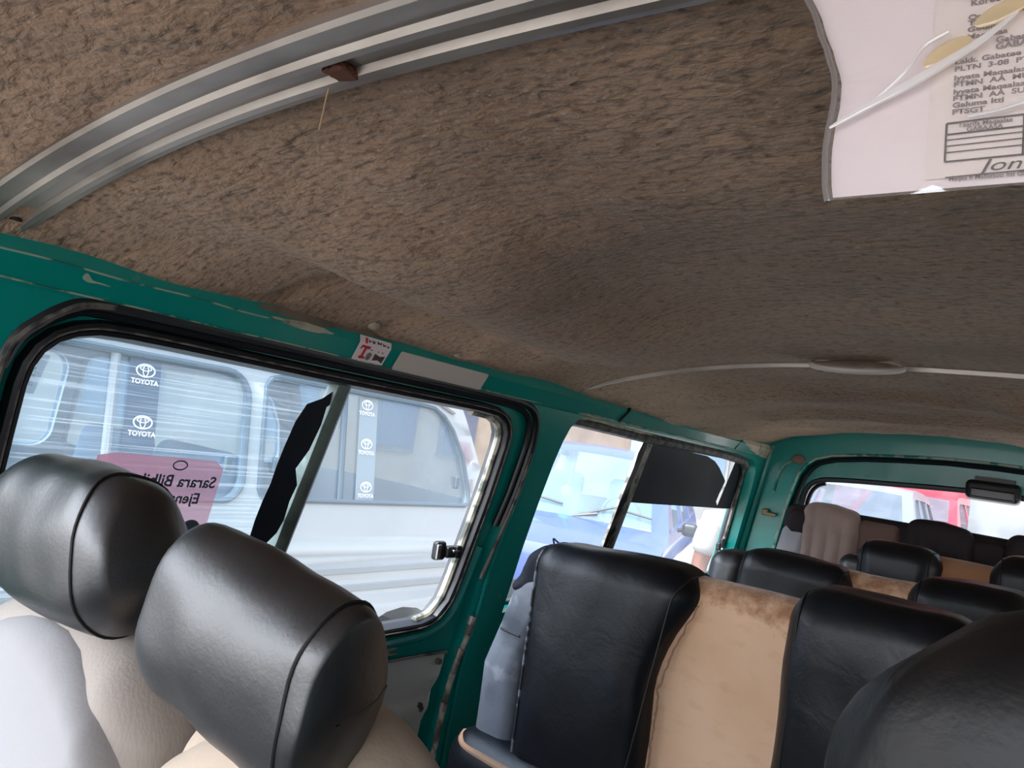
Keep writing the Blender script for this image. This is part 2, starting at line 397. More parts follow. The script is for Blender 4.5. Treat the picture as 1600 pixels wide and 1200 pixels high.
WIN2 = [(1.409, 1.25), (1.412, 1.40), (1.420, 1.50), (1.431, 1.585), (1.442, 1.636), (1.455, 1.668), (1.478, 1.689), (1.512, 1.700), (1.60, 1.699), (1.791, 1.695), (2.135, 1.694), (2.55, 1.693), (2.72, 1.684), (2.765, 1.668), (2.788, 1.64), (2.80, 1.59), (2.815, 1.40), (2.82, 1.25)]
RAIL = [(1.700, 0), (1.704, -.003), (1.708, -.004), (1.724, -.010), (1.731, -.0125), (1.736, -.011), (1.75, -.005), (1.775, .004)]
ZC = (1.12, 1.2, 1.3, 1.4, 1.5, 1.6)

def build_side(f, name, holes, sgn):
    bm = BM()
    panel(bm, [(.22, .62), (2.93, .62), (2.93, 1.705), (.22, 1.705)], holes, f, ZC)
    rows = []
    n = 60
    for i in range(n+1):
        y = .22 + 2.68*i/n
        rows.append([bm.verts.new(f(y, z, o)) for z, o in RAIL])
    for i in range(n):
        for j in range(len(RAIL)-1): bm.faces.new((rows[i][j], rows[i+1][j], rows[i+1][j+1], rows[i][j+1]))
    # lower front quarter panel and front pillar
    for h in holes:
        if h is DOORWAY: continue
        flange(bm, h, f, lambda u, v: f(u, v, .07))
    return bm
bm = build_side(WL, 'wall_left', [DOORWAY, WIN2], 1)
flange(bm, DOORWAY, WL, lambda u, v: WL(u, v, .05))
wall_left = obj('wall_left', bm, teal, kind='structure')
WINR = [(1.55, 1.25), (2.78, 1.25), (2.76, 1.6), (2.70, 1.68), (2.6, 1.69), (1.65, 1.69), (1.57, 1.66), (1.55, 1.6)]  # unseen right window kept short so less light reaches the headliner
wall_right = obj('wall_right', build_side(WR, 'wall_right', [WINR], -1), teal, kind='structure')

for f_, w_, q_ in ((WL, wall_left, [(.19, 1.705), (.17, 1.2), (-.75, 1.12)]), (WR, wall_right, [(-.30, 1.705), (-.34, 1.2), (-.75, 1.12)])):  # unseen right-hand panel closed up to the roof to hold light off the headliner
    bm = BM(); panel(bm, [(-.75, .62), (.225, .62), (.225, 1.705)]+q_, [], lambda u, v: f_(u, v, .002), ZC); obj('front_trim_and_light_block', bm, panelm, w_)
# bright pressed-metal edge beside the door seal, and worn primer on the rail
bm = BM()
tube(bm, smooth_pts([WL(1.337, 1.60, -.001), WL(1.331, 1.513, -.001), WL(1.318, 1.443, -.002), WL(1.310, 1.36, -.002), WL(1.311, 1.26, -.003), WL(1.314, 1.16, -.003), WL(1.316, 1.08, -.003), WL(1.315, .95, -.003), WL(1.315, .7, -.003)], 5), .0045, n=8)
obj('pillar_edge', bm, teal, wall_left)
def blotch(pts, off, name, mt, par, f=WL, cuts=()):
    b = BM(); lp = [(p.x, p.y) for p in smooth_pts([(u, v, 0) for u, v in pts], 4, True)]
    lp = [(u+.004*noise.noise(Vector((u*60, v*60, 1))), v+.0025*noise.noise(Vector((u*60, v*60, 7)))) for u, v in lp]
    panel(b, lp, [], lambda u, v: f(u, v, off(v)), cuts)
    return obj(name, b, mt, par, smooth=False)
def rail_off(v):
    for (a, oa), (b, ob) in zip(RAIL, RAIL[1:]):
        if a <= v <= b: return oa+(ob-oa)*(v-a)/(b-a)-.0012
    return -.0012
RC = tuple(z for z, o in RAIL)
blotch([(2.52, 1.742), (2.60, 1.722), (2.68, 1.709), (2.80, 1.700), (2.862, 1.702), (2.866, 1.742), (2.70, 1.746)], rail_off, 'primer_patch', bare, wall_left, WL, RC)
blotch([(1.47, 1.704), (1.52, 1.7065), (1.66, 1.7055), (1.80, 1.7045), (1.82, 1.7015), (1.6, 1.7025), (1.48, 1.7015)], rail_off, 'primer_patch', bare, wall_left, WL, RC)
blotch([(1.475, 1.698), (1.50, 1.7000), (1.66, 1.6985), (1.83, 1.6965), (1.88, 1.690), (1.7, 1.691), (1.55, 1.694), (1.485, 1.690)], lambda v: .004, 'primer_patch', bare, wall_left)
blotch([(.60, 1.742), (.68, 1.737), (.76, 1.741), (.88, 1.746), (.92, 1.752), (.80, 1.756), (.66, 1.753)], rail_off, 'primer_patch', taupe, wall_left, WL, RC)
blotch([(.62, 1.7315), (.67, 1.7275), (.71, 1.729), (.73, 1.733), (.68, 1.737)], rail_off, 'primer_patch', bare, wall_left, WL, RC)
blotch([(.385, 1.722), (.397, 1.7195), (.415, 1.7195), (.413, 1.721), (.399, 1.7215), (.391, 1.7275), (.386, 1.7275)], rail_off, 'scratch', edgep, wall_left, WL, RC)
b = BM()
tube(b, [WL(y, 1.7305+.0008*math.sin(y*40), -.0128) for y in [.28+.02*i for i in range(21)]], .0012, n=6)
tube(b, [WL(y, 1.7045+.0004*math.sin(y*30), -.0040) for y in [.28+.03*i for i in range(36)]], .0012, n=6)
tube(b, [WL(y, 1.7045, -.0038) for y in [1.5+.04*i for i in range(32)]], .0012, n=6)
obj('worn_highlight_edge', b, edgep, wall_left)  # pale lines along the rail creases put their highlights into the colour
b = BM()
for y, s in ((1.66, .012), (2.50, .003)):
    tube(b, [WL(y+.02, 1.75, -.0065), WL(y+.008, 1.735, -.0125), WL(y-.004, 1.718, -.0085), WL(y-.01, 1.705, -.0045)], s*.5, n=6, flat=.3)
obj('rail_joint', b, rubber, wall_left)

# ------------------------------------------------------------------ sliding door with its window
door = empty('door_1', 'teal sliding door with a large sliding window and grey vinyl lower panel', 'door', (-.78, .8, .62), kind='structure')
bm = BM()
DOOR_O = inset(DOORWAY, .008); DOOR_H = inset(GLASS1, -.020)
DIN = .012
panel(bm, DOOR_O, [DOOR_H], lambda u, v: WL(u, v, .022), ZC)
flange(bm, DOOR_H, lambda u, v: WL(u, v, .022), lambda u, v: WL(u, v, .042))
flange(bm, DOOR_O, lambda u, v: WL(u, v, .022), lambda u, v: WL(u, v, .06))
obj('door_panel', bm, teal, door)
# rolled sill under the glass
bm = BM()
pr = [(-.0, .022), (-.004, .008), (-.012, .004), (-.022, .008), (-.028, .020), (-.03, .022)]
lower = [p for p in inset(GLASS1, -.022)]
tube(bm, smooth_pts([WL(.44, 1.222, .018), WL(.7, 1.219, .018), WL(1.0, 1.219, .018), WL(1.15, 1.222, .018), WL(1.215, 1.234, .018), WL(1.248, 1.262, .018), WL(1.262, 1.31, .018), WL(1.275, 1.40, .018)], 6), .011, n=10)
obj('window_sill', bm, teal, door)
blotch([(.45, 1.209), (.9, 1.208), (1.09, 1.208), (1.12, 1.203), (1.10, 1.196), (1.12, 1.190), (.9, 1.189), (.45, 1.188)], lambda v: .0205, 'primer_patch', bare, door)
# vinyl trim panel with puckered rear edge
bm = BM()
PANEL_O = [(.36, .68), (.36, 1.185), (.7, 1.186), (1.0, 1.184), (1.20, 1.180), (1.272, 1.176), (1.273, 1.155), (1.262, 1.13), (1.258, 1.10), (1.249, 1.07), (1.244, 1.04), (1.238, 1.00), (1.236, .96), (1.24, .90), (1.24, .68)]
def pan(u, v):
    d = max(0, u-1.10)/.16
    pk = sum(math.exp(-(((v-z0)/.010)**2))*d*d for z0 in (1.128, 1.112, 1.068, 1.028, .985))
    return WL(u, v, .016-.004*pk-.003*d*math.sin(v*90))
panel(bm, PANEL_O, [], pan, [.7+.008*i for i in range(61)], [1.08+.012*i for i in range(16)])
flange(bm, PANEL_O, pan, lambda u, v: WL(u, v, .022))
dp = obj('trim_panel', bm, panelm, door)
bm = BM()
tube(bm, [WL(.36, 1.186, .014), WL(.8, 1.186, .014), WL(1.20, 1.181, .014), WL(1.272, 1.177, .014)], .003, n=6)
obj('trim_strip', bm, steel, dp)
bm = BM()
for u, v in ((1.252, 1.160), (1.228, 1.068), (1.224, 1.075)):
    tube(bm, [WL(u, v, .018), WL(u, v, .008)], .006, n=10)
obj('trim_clip', bm, rubdust, dp)

# weatherstrip around the doorway
bm = BM()
strip_path = [p for p in DOORWAY]
pts = smooth_pts([WL(u, v, .004) for u, v in strip_path[1:-6]], 3)
tube(bm, pts, .0085, n=10)
obj('weatherstrip', bm, rubber, door)
bm = BM()
pts = smooth_pts([WL(u-.004, v-.002, .012) for u, v in inset(DOORWAY, .009)[1:-6]], 3)
tube(bm, pts, .006, n=8)
obj('inner_seal', bm, rubber, door)
bm = BM()
pts = smooth_pts([WL(u, v, .003) for u, v in ((.337, 1.45), (.335, 1.617), (.345, 1.650), (.361, 1.669), (.376, 1.682), (.396, 1.6945), (.43, 1.700))], 4)
tube(bm, [p+Vector((.0062, 0, 0)) for p in pts], .0038, n=8)
tube(bm, smooth_pts([WL(u, v, -.004) for u, v in ((1.330, 1.60), (1.323, 1.513), (1.309, 1.443), (1.297, 1.39), (1.288, 1.355), (1.283, 1.335))], 4), .004, n=8)
tube(bm, smooth_pts([WL(u, v, -.0035) for u, v in ((1.301, 1.25), (1.300, 1.215))], 4), .0075, n=8)
obj('dusty_lip', bm, rubdust, door)
bm = BM()   # old grey seal, bulging away lower down
pts = smooth_pts([WL(u, v, -.003) for u, v in ((1.302, 1.25), (1.300, 1.20), (1.292, 1.15), (1.287, 1.10), (1.283, 1.05), (1.280, 1.0), (1.282, .92), (1.284, .8))], 6)
rad = [.0065+.0012*noise.noise(p*60) for p in pts]
tube(bm, pts, rad, n=10)
obj('old_seal', bm, channel, door)
bm = BM()
for z in (1.246, 1.178, 1.068):
    tube(bm, [WL(1.300-(1.246-z)*.1, z+.009, -.004), WL(1.298-(1.246-z)*.1, z-.009, -.004)], .0092, n=10)
obj('seal_clamp', bm, steel, door)

win1 = empty('window_1', 'large sliding side window of the teal door', 'window', (-.78, .8, 1.25), kind='structure')
bm = BM()
go = inset(GLASS1, -.021); gi = inset(GLASS1, .0)
prof = [(0.0, .020), (.2, .010), (.42, .008), (.52, .013), (.62, .010), (.85, .012), (1.0, .026), (1.0, .05)]
rows = []
for a, o_ in prof:
    lp = [(go[i][0]*(1-a)+gi[i][0]*a, go[i][1]*(1-a)+gi[i][1]*a) for i in range(len(go))]
    rows.append([bm.verts.new(WL(u, v, o_)) for u, v in lp])
for r0, r1 in zip(rows, rows[1:]):
    for i in range(len(r0)):
        j = (i+1) % len(r0); bm.faces.new((r0[i], r0[j], r1[j], r1[i]))
obj('rubber_seal', bm, rubber, win1)
bm = BM()
tube(bm, smooth_pts([WL(u, v, .0095) for u, v in inset(GLASS1, -.011)], 2, True), .0016, True, n=6)
obj('seal_lip', bm, rubdust, win1)
bm = BM()   # felt glass channel at the rear edge
cp = [(u, v) for u, v in GLASS1[1:12]]
tube(bm, smooth_pts([WL(u-.004, v, .030) for u, v in cp], 4), [.0075]*41, n=8)
obj('glass_channel', bm, channel, win1)
DIV = lambda z: .778+(z-1.38)*.118
GO = inset(GLASS1, -.012)
def clip_poly(lp, keep):
    """cut a loop by the divider line, keep='front' or 'rear'"""
    o = []; N = len(lp)
    side = lambda p: (p[0]-DIV(p[1]))*(1 if keep == 'rear' else -1)
    for i in range(N):
        a, c = lp[i], lp[(i+1) % N]; sa, sc_ = side(a), side(c)
        if sa >= 0: o.append(a)
        if sa*sc_ < 0:
            t = sa/(sa-sc_); o.append((a[0]+(c[0]-a[0])*t, a[1]+(c[1]-a[1])*t))
    return o
bm = BM(); panel(bm, clip_poly(GO, 'front'), [], lambda u, v: WL(u, v, .040))
obj('front_pane', bm, g_front, win1, smooth=False, label='pane with fine striped film')
bm = BM(); panel(bm, clip_poly(GO, 'rear'), [], lambda u, v: WL(u, v, .036))
obj('rear_pane', bm, g_rear, win1, smooth=False)
bm = BM()
dz = [1.245+.0429*i for i in range(11)]
sweep(bm, [WL(DIV(z), z, .036) for z in dz], [(-.014, .010), (-.016, 0), (-.012, -.012), (-.004, -.016), (.008, -.016), (.016, -.010), (.017, 0), (.015, .010)],
      lambda i: Vector((0, 1, 0)), lambda i: Vector((-1, 0, 0)))
obj('divider_post', bm, post, win1)
bm = BM()   # torn dark tint film hanging off the post
fl, fr = [], []
fz = [(1.655, .012, .010), (1.640, .028, .008), (1.628, .052, .014), (1.60, .060, .016), (1.56, .062, .018), (1.53, .062, .030), (1.505, .060, .012), (1.48, .062, .014), (1.45, .062, .016), (1.43, .060, .020), (1.408, .058, .036), (1.39, .056, .034), (1.37, .054, .024), (1.35, .052, .026), (1.33, .05, .02), (1.29, .047, .02), (1.25, .045, .02)]
a = [bm.verts.new(WL(DIV(z)-d0, z, .030)) for z, d0, d1 in fz]; c = [bm.verts.new(WL(DIV(z)-d1+.003*math.sin(z*300), z, .026)) for z, d0, d1 in fz]
for i in range(len(fz)-1): bm.faces.new((a[i], a[i+1], c[i+1], c[i]))
bmesh.ops.solidify(bm, geom=bm.faces[:], thickness=.0006)
obj('torn_tint_film', bm, film, win1, smooth=False, label='torn dark film along the divider')
bm = BM()
lm = lambda u, v, o_: WL(u, v, o_)
rbox(bm, (.008, .014, .018), .006, Matrix.Translation(WL(1.160, 1.392, .024)))
rbox(bm, (.010, .018, .011), .005, Matrix.Translation(WL(1.188, 1.390, .018)))
rbox(bm, (.006, .008, .012), .003, Matrix.Translation(WL(1.200, 1.391, .010)))
lt = obj('latch', bm, blackp, win1)
bm = BM(); rbox(bm, (.0035, .010, .003), .002, Matrix.Translation(WL(1.190, 1.393, .0065))); rbox(bm, (.003, .005, .014), .002, Matrix.Translation(WL(1.150, 1.391, .016)))
obj('latch_lever', bm, chrome, lt, label='chrome lever')

# pink mirrored notice on the outside of the front pane
st = empty('window_notice', 'faded pink notice with reversed lettering stuck on the striped window pane', 'sticker', WL(.57, 1.45, .044))
bm = BM(); panel(bm, [(.478, 1.36), (.652, 1.36), (.654, 1.520), (.640, 1.531), (.50, 1.533), (.478, 1.528)], [], lambda u, v: WL(u, v, .0385))
obj('paper_sheet', bm, pink, st, smooth=False)
up = (WL(.5, 1.6)-WL(.5, 1.5)).normalized()
for body, sz, u, v in (('Sarara Bilbila', .0225, .648, 1.500), ('Ejensii Oromiyaa', .0210, .630, 1.477), ('Oromiyaa', .0215, .607, 1.456)):
    text('lettering', body, sz, WL(u, v, .0376), (0, -1, 0), up, decal, st, 'LEFT', .02)
text('numeral', '8', .042, WL(.601, 1.424, .0376), (0, -1, 0), up, mat('blue_ink', lin(30, 50, 130), .6), st, 'LEFT', .03)
def disc(name, u, v, ru, rv, off, mt, par, f=WL, n=28):
    b_ = BM(); panel(b_, [(u+ru*math.cos(2*math.pi*i/n), v+rv*math.sin(2*math.pi*i/n)) for i in range(n)], [], lambda a_, c_: f(a_, c_, off))
    return obj(name, b_, mt, par, smooth=False)
disc('round_stamp', .628, 1.432, .016, .016, .0376, decal, st)
b = BM(); ring(b, [(.588+.011*math.cos(a/9*math.pi), 1.522+.007*math.sin(a/9*math.pi)) for a in range(18)], [(.588+.009*math.cos(a/9*math.pi), 1.522+.005*math.sin(a/9*math.pi)) for a in range(18)], lambda u, v: WL(u, v, .0376))
obj('seal_emblem', b, decal, st, smooth=False)

# stickers on the rail above the window
sk = empty('label_sticker', 'white label with red letter and black print above the side window', 'sticker', WL(.812, 1.72, -.013))
rm = lambda u, v, o_=0: WL(u, v, rail_off(v)-.0006-o_)
bm = BM(); panel(bm, [(.782, 1.7035), (.846, 1.7035), (.8465, 1.7405), (.780, 1.7415)], [], rm, RC)
obj('label_paper', bm, paperw, sk, smooth=False)
def mark(name, pts, mt, par, f):
    b_ = BM(); panel(b_, pts, [], f, RC); return obj(name, b_, mt, par, smooth=False)
rm2 = lambda u, v: WL(u, v, rail_off(v)-.0010)
mark('red_letter', [(.788, 1.7275), (.806, 1.7275), (.806, 1.7245), (.800, 1.7235), (.800, 1.712), (.805, 1.711), (.805, 1.7085), (.794, 1.7075), (.791, 1.7105), (.795, 1.712), (.795, 1.7235), (.791, 1.7245), (.790, 1.7215), (.787, 1.7215)], inkred, sk, rm2)
mark('black_emblem', [(.820, 1.7195), (.832, 1.7165), (.843, 1.7185), (.842, 1.7075), (.832, 1.7105), (.821, 1.7085)], inkd, sk, rm2)
mark('grey_emblem', [(.806, 1.7175), (.811, 1.7195), (.816, 1.7165), (.815, 1.7095), (.811, 1.7065), (.806, 1.7095)], ink, sk, rm2)
mark('red_stroke', [(.791, 1.739), (.796, 1.739), (.796, 1.7315), (.793, 1.7295), (.791, 1.733)], inkred, sk, rm2)
for i, (u0, u1, z0, z1) in enumerate(((.798, .804, 1.733, 1.738), (.806, .812, 1.732, 1.7385), (.816, .826, 1.733, 1.7385), (.828, .835, 1.732, 1.737), (.837, .842, 1.731, 1.736), (.801, .806, 1.7225, 1.726), (.808, .814, 1.7225, 1.725), (.823, .827, 1.7225, 1.7245), (.832, .837, 1.7225, 1.7245))):
    mark('print', [(u0, z0), (u1, z0+.001), (u1-.001, z1-.001), ((u0+u1)/2, z1-.003), (u0, z1)], inkd, sk, rm2)
bm = BM(); panel(bm, rrect(.868, 1.7025, 1.100, 1.7325, .004), [], lambda u, v: WL(u, v, rail_off(v)-.0012), RC)
pp = obj('reflector_plate', bm, plate, label='blank pale reflector plate above the side window, next to the label', cat='plate', smooth=False)

# ------------------------------------------------------------------ rear side window
win2 = empty('window_2', 'rear side window with a dark cloth patch and divider', 'window', (-.78, 2.1, 1.25), kind='structure')
bm = BM()
W2i = inset(WIN2, .012)
flange(bm, WIN2, lambda u, v: WL(u, v, .045), lambda u, v: WL(u, v, .062)); ring(bm, WIN2, W2i, lambda u, v: WL(u, v, .045)); flange(bm, W2i, lambda u, v: WL(u, v, .045), lambda u, v: WL(u, v, .062))
obj('rubber_seal', bm, rubber, win2)
bm = BM()
tp = [(1.46, 1.687), (1.52, 1.690), (1.7, 1.686), (1.95, 1.684), (2.2, 1.684), (2.5, 1.683), (2.72, 1.675), (2.77, 1.658)]
sweep(bm, [WL(u, v+.004*noise.noise(Vector((u*14, 3, 1))), .03) for u, v in tp for _ in (0,)], [(-.010, .02), (-.014, .006), (-.010, -.006), (.002, -.010), (.012, -.006), (.016, .02)], lambda i: Vector((0, 0, 1)), lambda i: Vector((-1, 0, 0)))
obj('top_channel', bm, rubdust, win2)
bm = BM(); panel(bm, inset(WIN2, .004), [], lambda u, v: WL(u, v, .055)); obj('pane', bm, g_side, win2, smooth=False)
bm = BM()
D2 = lambda z: 1.898+(z-1.37)*.14
sweep(bm, [WL(D2(z), z, .045) for z in (1.25, 1.35, 1.45, 1.55, 1.65, 1.69)], [(-.02, .01), (-.022, -.008), (-.006, -.014), (.012, -.014), (.024, -.006), (.024, .01)], lambda i: Vector((0, 1, 0)), lambda i: Vector((-1, 0, 0)))
obj('divider_post', bm, steel, win2)
bm = BM()
f2 = [(1.25, .03, .018), (1.36, .034, .016), (1.41, .036, .006), (1.44, .034, .02), (1.5, .036, .01), (1.55, .034, .02), (1.6, .03, .016), (1.64, .036, .016), (1.69, .024, .016)]
a = [bm.verts.new(WL(D2(z)-d0, z, .040)) for z, d0, d1 in f2]; c = [bm.verts.new(WL(D2(z)-d1+.03, z, .029)) for z, d0, d1 in f2]
c = [bm.verts.new(WL(D2(z)-d1, z, .033)) for z, d0, d1 in f2]
for i in range(len(f2)-1): bm.faces.new((a[i], a[i+1], c[i+1], c[i]))
bmesh.ops.delete(bm, geom=[v for v in bm.verts if not v.link_faces], context='VERTS')
obj('torn_rubber', bm, rubber, win2, smooth=False)
FILM2 = [(1.942, 1.502), (1.978, 1.672), (2.20, 1.672), (2.42, 1.668), (2.50, 1.656), (2.56, 1.637), (2.605, 1.617), (2.640, 1.602), (2.652, 1.594), (2.645, 1.575), (2.632, 1.545), (2.626, 1.520), (2.640, 1.512), (2.655, 1.503), (2.655, 1.497), (2.4, 1.499), (2.15, 1.500)]
bm = BM(); panel(bm, FILM2, [], lambda u, v: WL(u, v, .050)); panel(bm, [(2.655, 1.497), (2.648, 1.506), (2.69, 1.665), (2.79, 1.66), (2.79, 1.497)], [], lambda u, v: WL(u, v, .0495))
bmesh.ops.solidify(bm, geom=bm.faces[:], thickness=.0008)
obj('dark_film', bm, film, win2, smooth=False, label='black sun film over the top of the pane')
bm = BM()
tube(bm, smooth_pts([WL(2.752, 1.668, .040), WL(2.772, 1.650, .040), WL(2.782, 1.60, .040), WL(2.79, 1.52, .040), WL(2.80, 1.40, .040), WL(2.80, 1.26, .040)], 5), .0065, n=8)
obj('glass_channel', bm, steel, win2)
bm = BM()
rbox(bm, (.008, .022, .014), .005, Matrix.Translation(WL(2.765, 1.358, .035))); rbox(bm, (.006, .010, .020), .004, Matrix.Translation(WL(2.762, 1.368, .028)))
lt2 = obj('latch', bm, blackp, win2)
bm = BM(); rbox(bm, (.004, .012, .004), .002, Matrix.Translation(WL(2.764, 1.352, .022))); obj('latch_lever', bm, chrome, lt2)

# ------------------------------------------------------------------ rear wall and tailgate
def RW(x, z, off=0.0): return Vector((x, 2.87+off+(1.75-z)*.05, z))
def arch(x): return 1.846 - .095*min(1.3, abs(x)/.705)**2.6
oc = [(-.80, .62), (.80, .62), (.80, 1.2)] + [(-wx(z), z) for z in (1.3, 1.5, 1.75)] + [(.70-.1*i, arch(.70-.1*i)+.02) for i in range(15)] + [(wx(z), z) for z in (1.75, 1.5, 1.3)] + [(-.80, 1.2)]
TO = [(-.665, .80), (-.663, 1.30), (-.655, 1.361), (-.642, 1.445), (-.625, 1.54), (-.607, 1.613), (-.593, 1.661), (-.570, 1.697), (-.540, 1.722), (-.485, 1.741), (-.39, 1.756), (-.284, 1.767), (-.14, 1.778), (0, 1.781)]
TO = TO + [(-x, z) for x, z in reversed(TO[:-1])]
bm = BM(); panel(bm, oc, [TO], RW, (1.0, 1.2, 1.4, 1.6, 1.7))
flange(bm, TO, RW, lambda x, z: RW(x, z, .06))
wr = obj('wall_rear', bm, teal, kind='structure')
bm = BM(); tube(bm, [RW(x, z, -.001)+Vector((0, 0, 0)) for x, z in TO[1:-1]], .0042, n=8)
obj('worn_highlight_edge', bm, edgep, wr, label='pale worn lip of the tailgate opening')
bm = BM(); tube(bm, smooth_pts([RW(-.672, 1.58, -.003), RW(-.662, 1.64, -.004), RW(-.645, 1.68, -.004), RW(-.62, 1.703, -.004)], 4), .006, n=8, flat=.6); obj('pillar_lip', bm, edgep, wr)
bm = BM(); bmesh.ops.create_uvsphere(bm, u_segments=20, v_segments=10, radius=1, matrix=Matrix.Translation(RW(-.598, 1.712, -.002)) @ Matrix.Diagonal((.024, .006, .018, 1))); obj('blanking_cap', bm, capm, wr, label='brown round cap on the rear pillar')
door2 = empty('door_2', 'teal tailgate with a wide rear window', 'door', (0, 2.95, 1.75), kind='structure')
TG = [(-.600, 1.20), (-.598, 1.45), (-.592, 1.524), (-.584, 1.59), (-.566, 1.630), (-.540, 1.648), (-.505, 1.658), (-.40, 1.668), (-.279, 1.676), (-.14, 1.685), (0, 1.690)]
TG = TG + [(-x, z) for x, z in reversed(TG[:-1])]
TOi = inset(TO, -.006)
bm = BM(); panel(bm, TOi, [TG], lambda x, z: RW(x, z, .06), (1.0, 1.2, 1.4, 1.6, 1.7)); flange(bm, TG, lambda x, z: RW(x, z, .06), lambda x, z: RW(x, z, .09))
obj('tailgate_panel', bm, teal, door2)
bm = BM(); tube(bm, [RW(x, z, .05) for x, z in inset(TO, .012)[1:-1]], .009, n=8); obj('weatherstrip', bm, rubber, door2)
bm = BM(); tube(bm, smooth_pts([RW(x, z, .064) for x, z in inset(TG, .002)], 2, True), .010, True, n=8); obj('window_seal', bm, rubber, door2)
win3 = empty('window_3', 'wide rear window in the tailgate', 'window', (0, 2.96, 1.2), kind='structure')
bm = BM(); panel(bm, inset(TG, -.004), [], lambda x, z: RW(x, z, .085)); obj('pane', bm, g_tail, win3, smooth=False)
bm = BM(); tube(bm, smooth_pts([RW(-.575, 1.50, .082), RW(-.572, 1.56, .082), RW(-.560, 1.605, .082), RW(-.540, 1.630, .082), RW(-.515, 1.641, .082)], 5), .008, n=8); obj('bonding_strip', bm, rubber, win3)
bm = BM(); tube(bm, [WL(2.872, z, -.004) for z in (.7, 1.0, 1.2, 1.4, 1.6, 1.70, 1.75)], .013, n=10); obj('corner_seam', bm, teal, wr)
# brake lamp at the top of the tailgate
bl = empty('brake_lamp', 'black high brake lamp box at the top centre of the rear window', 'lamp', RW(0, 1.69, .03))
bm = BM(); rbox(bm, (.074, .035, .030), .016, Matrix.Translation((.002, 2.865, 1.690)) @ Matrix.Rotation(R(-6), 4, 'X')); obj('lamp_housing', bm, blackp, bl)
bm = BM(); rbox(bm, (.060, .006, .015), .005, Matrix.Translation((.002, 2.828, 1.682))); obj('lamp_cover', bm, mat('grey_cover', lin(36, 36, 38), .3), bl)
bm = BM(); box(bm, (.002, 2.915, 1.725), (.055, .02, .012)); obj('bracket', bm, blackp, bl)
# small catch on the rear pillar
bm = BM(); rbox(bm, (.012, .012, .012), .005, Matrix.Translation(RW(-.690, 1.505, -.012))); rbox(bm, (.022, .005, .006), .003, Matrix.Translation(RW(-.672, 1.500, -.02)))
obj('pillar_catch', bm, mat('brass', lin(120, 96, 66), .4, metal=.6), label='small brass coloured catch on the rear pillar', cat='catch')

# ------------------------------------------------------------------ headliner
RIBY = (.302, 1.435, 2.87)
RIDGES = [((-.66, 1.02), (-.50, .98), -.006, .035), ((-.62, 1.18), (-.48, 1.05), -.006, .03), ((-.69, .80), (-.58, .84), .005, .014),
          ((-.52, 1.74), (.30, 1.72), -.013, .055), ((-.46, 2.08), (.10, 2.02), -.013, .05), ((.05, 1.62), (.45, 2.15), -.013, .05), ((-.40, 2.46), (.25, 2.40), -.012, .055), ((-.10, 2.20), (.35, 2.55), -.010, .05),
          ((-.58, 2.2), (-.30, 2.62), .006, .04), ((-.67, .62), (-.56, .66), .008, .014)]
def seg_d(p, a, b):
    a, b = Vector(a), Vector(b); t = max(0, min(1, (p-a).dot(b-a)/(b-a).length_squared)); return (p-a-(b-a)*t).length
def liner_z(x, y):
    z = arch(x)
    t = None
    for y0, y1 in zip(RIBY, RIBY[1:]):
        if y0 <= y <= y1: t = (y-y0)/(y1-y0)
    ss = lambda a, b, v: (lambda q: q*q*(3-2*q))(max(0, min(1, (v-a)/(b-a))))
    if t is not None and y > 1.435: z -= .020*math.sin(math.pi*t)**.8*(1-.35*(abs(x)/.7)**2)
    elif t is not None:      # loose belly hanging between the two ribs
        w_ = ss(.34, .64, y+.25*max(0, .4-abs(x)))*(1-ss(1.12, 1.39, y))
        z -= w_*(.010 + (.040+.010*noise.noise(Vector((y*5, 3, x))))*math.exp(-((abs(x)-.42)/.14)**2))*(1-ss(.50, .595, abs(x)))
    p = Vector((x, y))
    for a, b, h, s in RIDGES: z += 1.5*h*math.exp(-(seg_d(p, a, b)/s)**2)
    k = min(1, min(abs(y-q) for q in RIBY[:2])/.05)
    z += k*(.010*noise.noise(Vector((x*4, y*4, 2))) + .004*noise.noise(Vector((x*11, y*11, 5))))
    e = max(0, (abs(x)-.62)/.09)
    if e > 0: z -= min(1, e)*(.011 + .007*math.exp(-((y-.45)/.14)**2) - .006*math.exp(-((y-.635)/.02)**2)*e + .003*math.exp(-((y-.78)/.05)**2))
    if y > 2.6: z += (y-2.6)/.27*(.010*noise.noise(Vector((x*5, 9, 1))) + .012)
    return z
bm = BM()
xs = [-.712+1.424*i/150 for i in range(151)]; ys = [-.75+3.64*i/260 for i in range(261)]
g = [[bm.verts.new((x, y, liner_z(x, y) if y > .2 else arch(x)+.0)) for x in xs] for y in ys]
for i in range(len(ys)-1):
    for j in range(len(xs)-1): bm.faces.new((g[i][j], g[i][j+1], g[i+1][j+1], g[i+1][j]))
ceiling = obj('ceiling', bm, linerm, kind='structure', sharp=60)
bm = BM()
for s_ in (-1, 1): panel(bm, [(-.75, 1.69), (.23, 1.69), (.23, 1.76), (-.75, 1.76)], [], lambda u, v: Vector((s_*-wx(v), u, v)))
obj('front_rail', bm, teal, ceiling)
bm = BM()   # outer roof skin
g = [[bm.verts.new((x, y, arch(x)+.05)) for x in xs[::10]] for y in (-.8, 0, 1, 2, 3.0)]
for i in range(4):
    for j in range(len(g[0])-1): bm.faces.new((g[i][j], g[i+1][j], g[i+1][j+1], g[i][j+1]))
obj('roof_skin', bm, teal, ceiling)
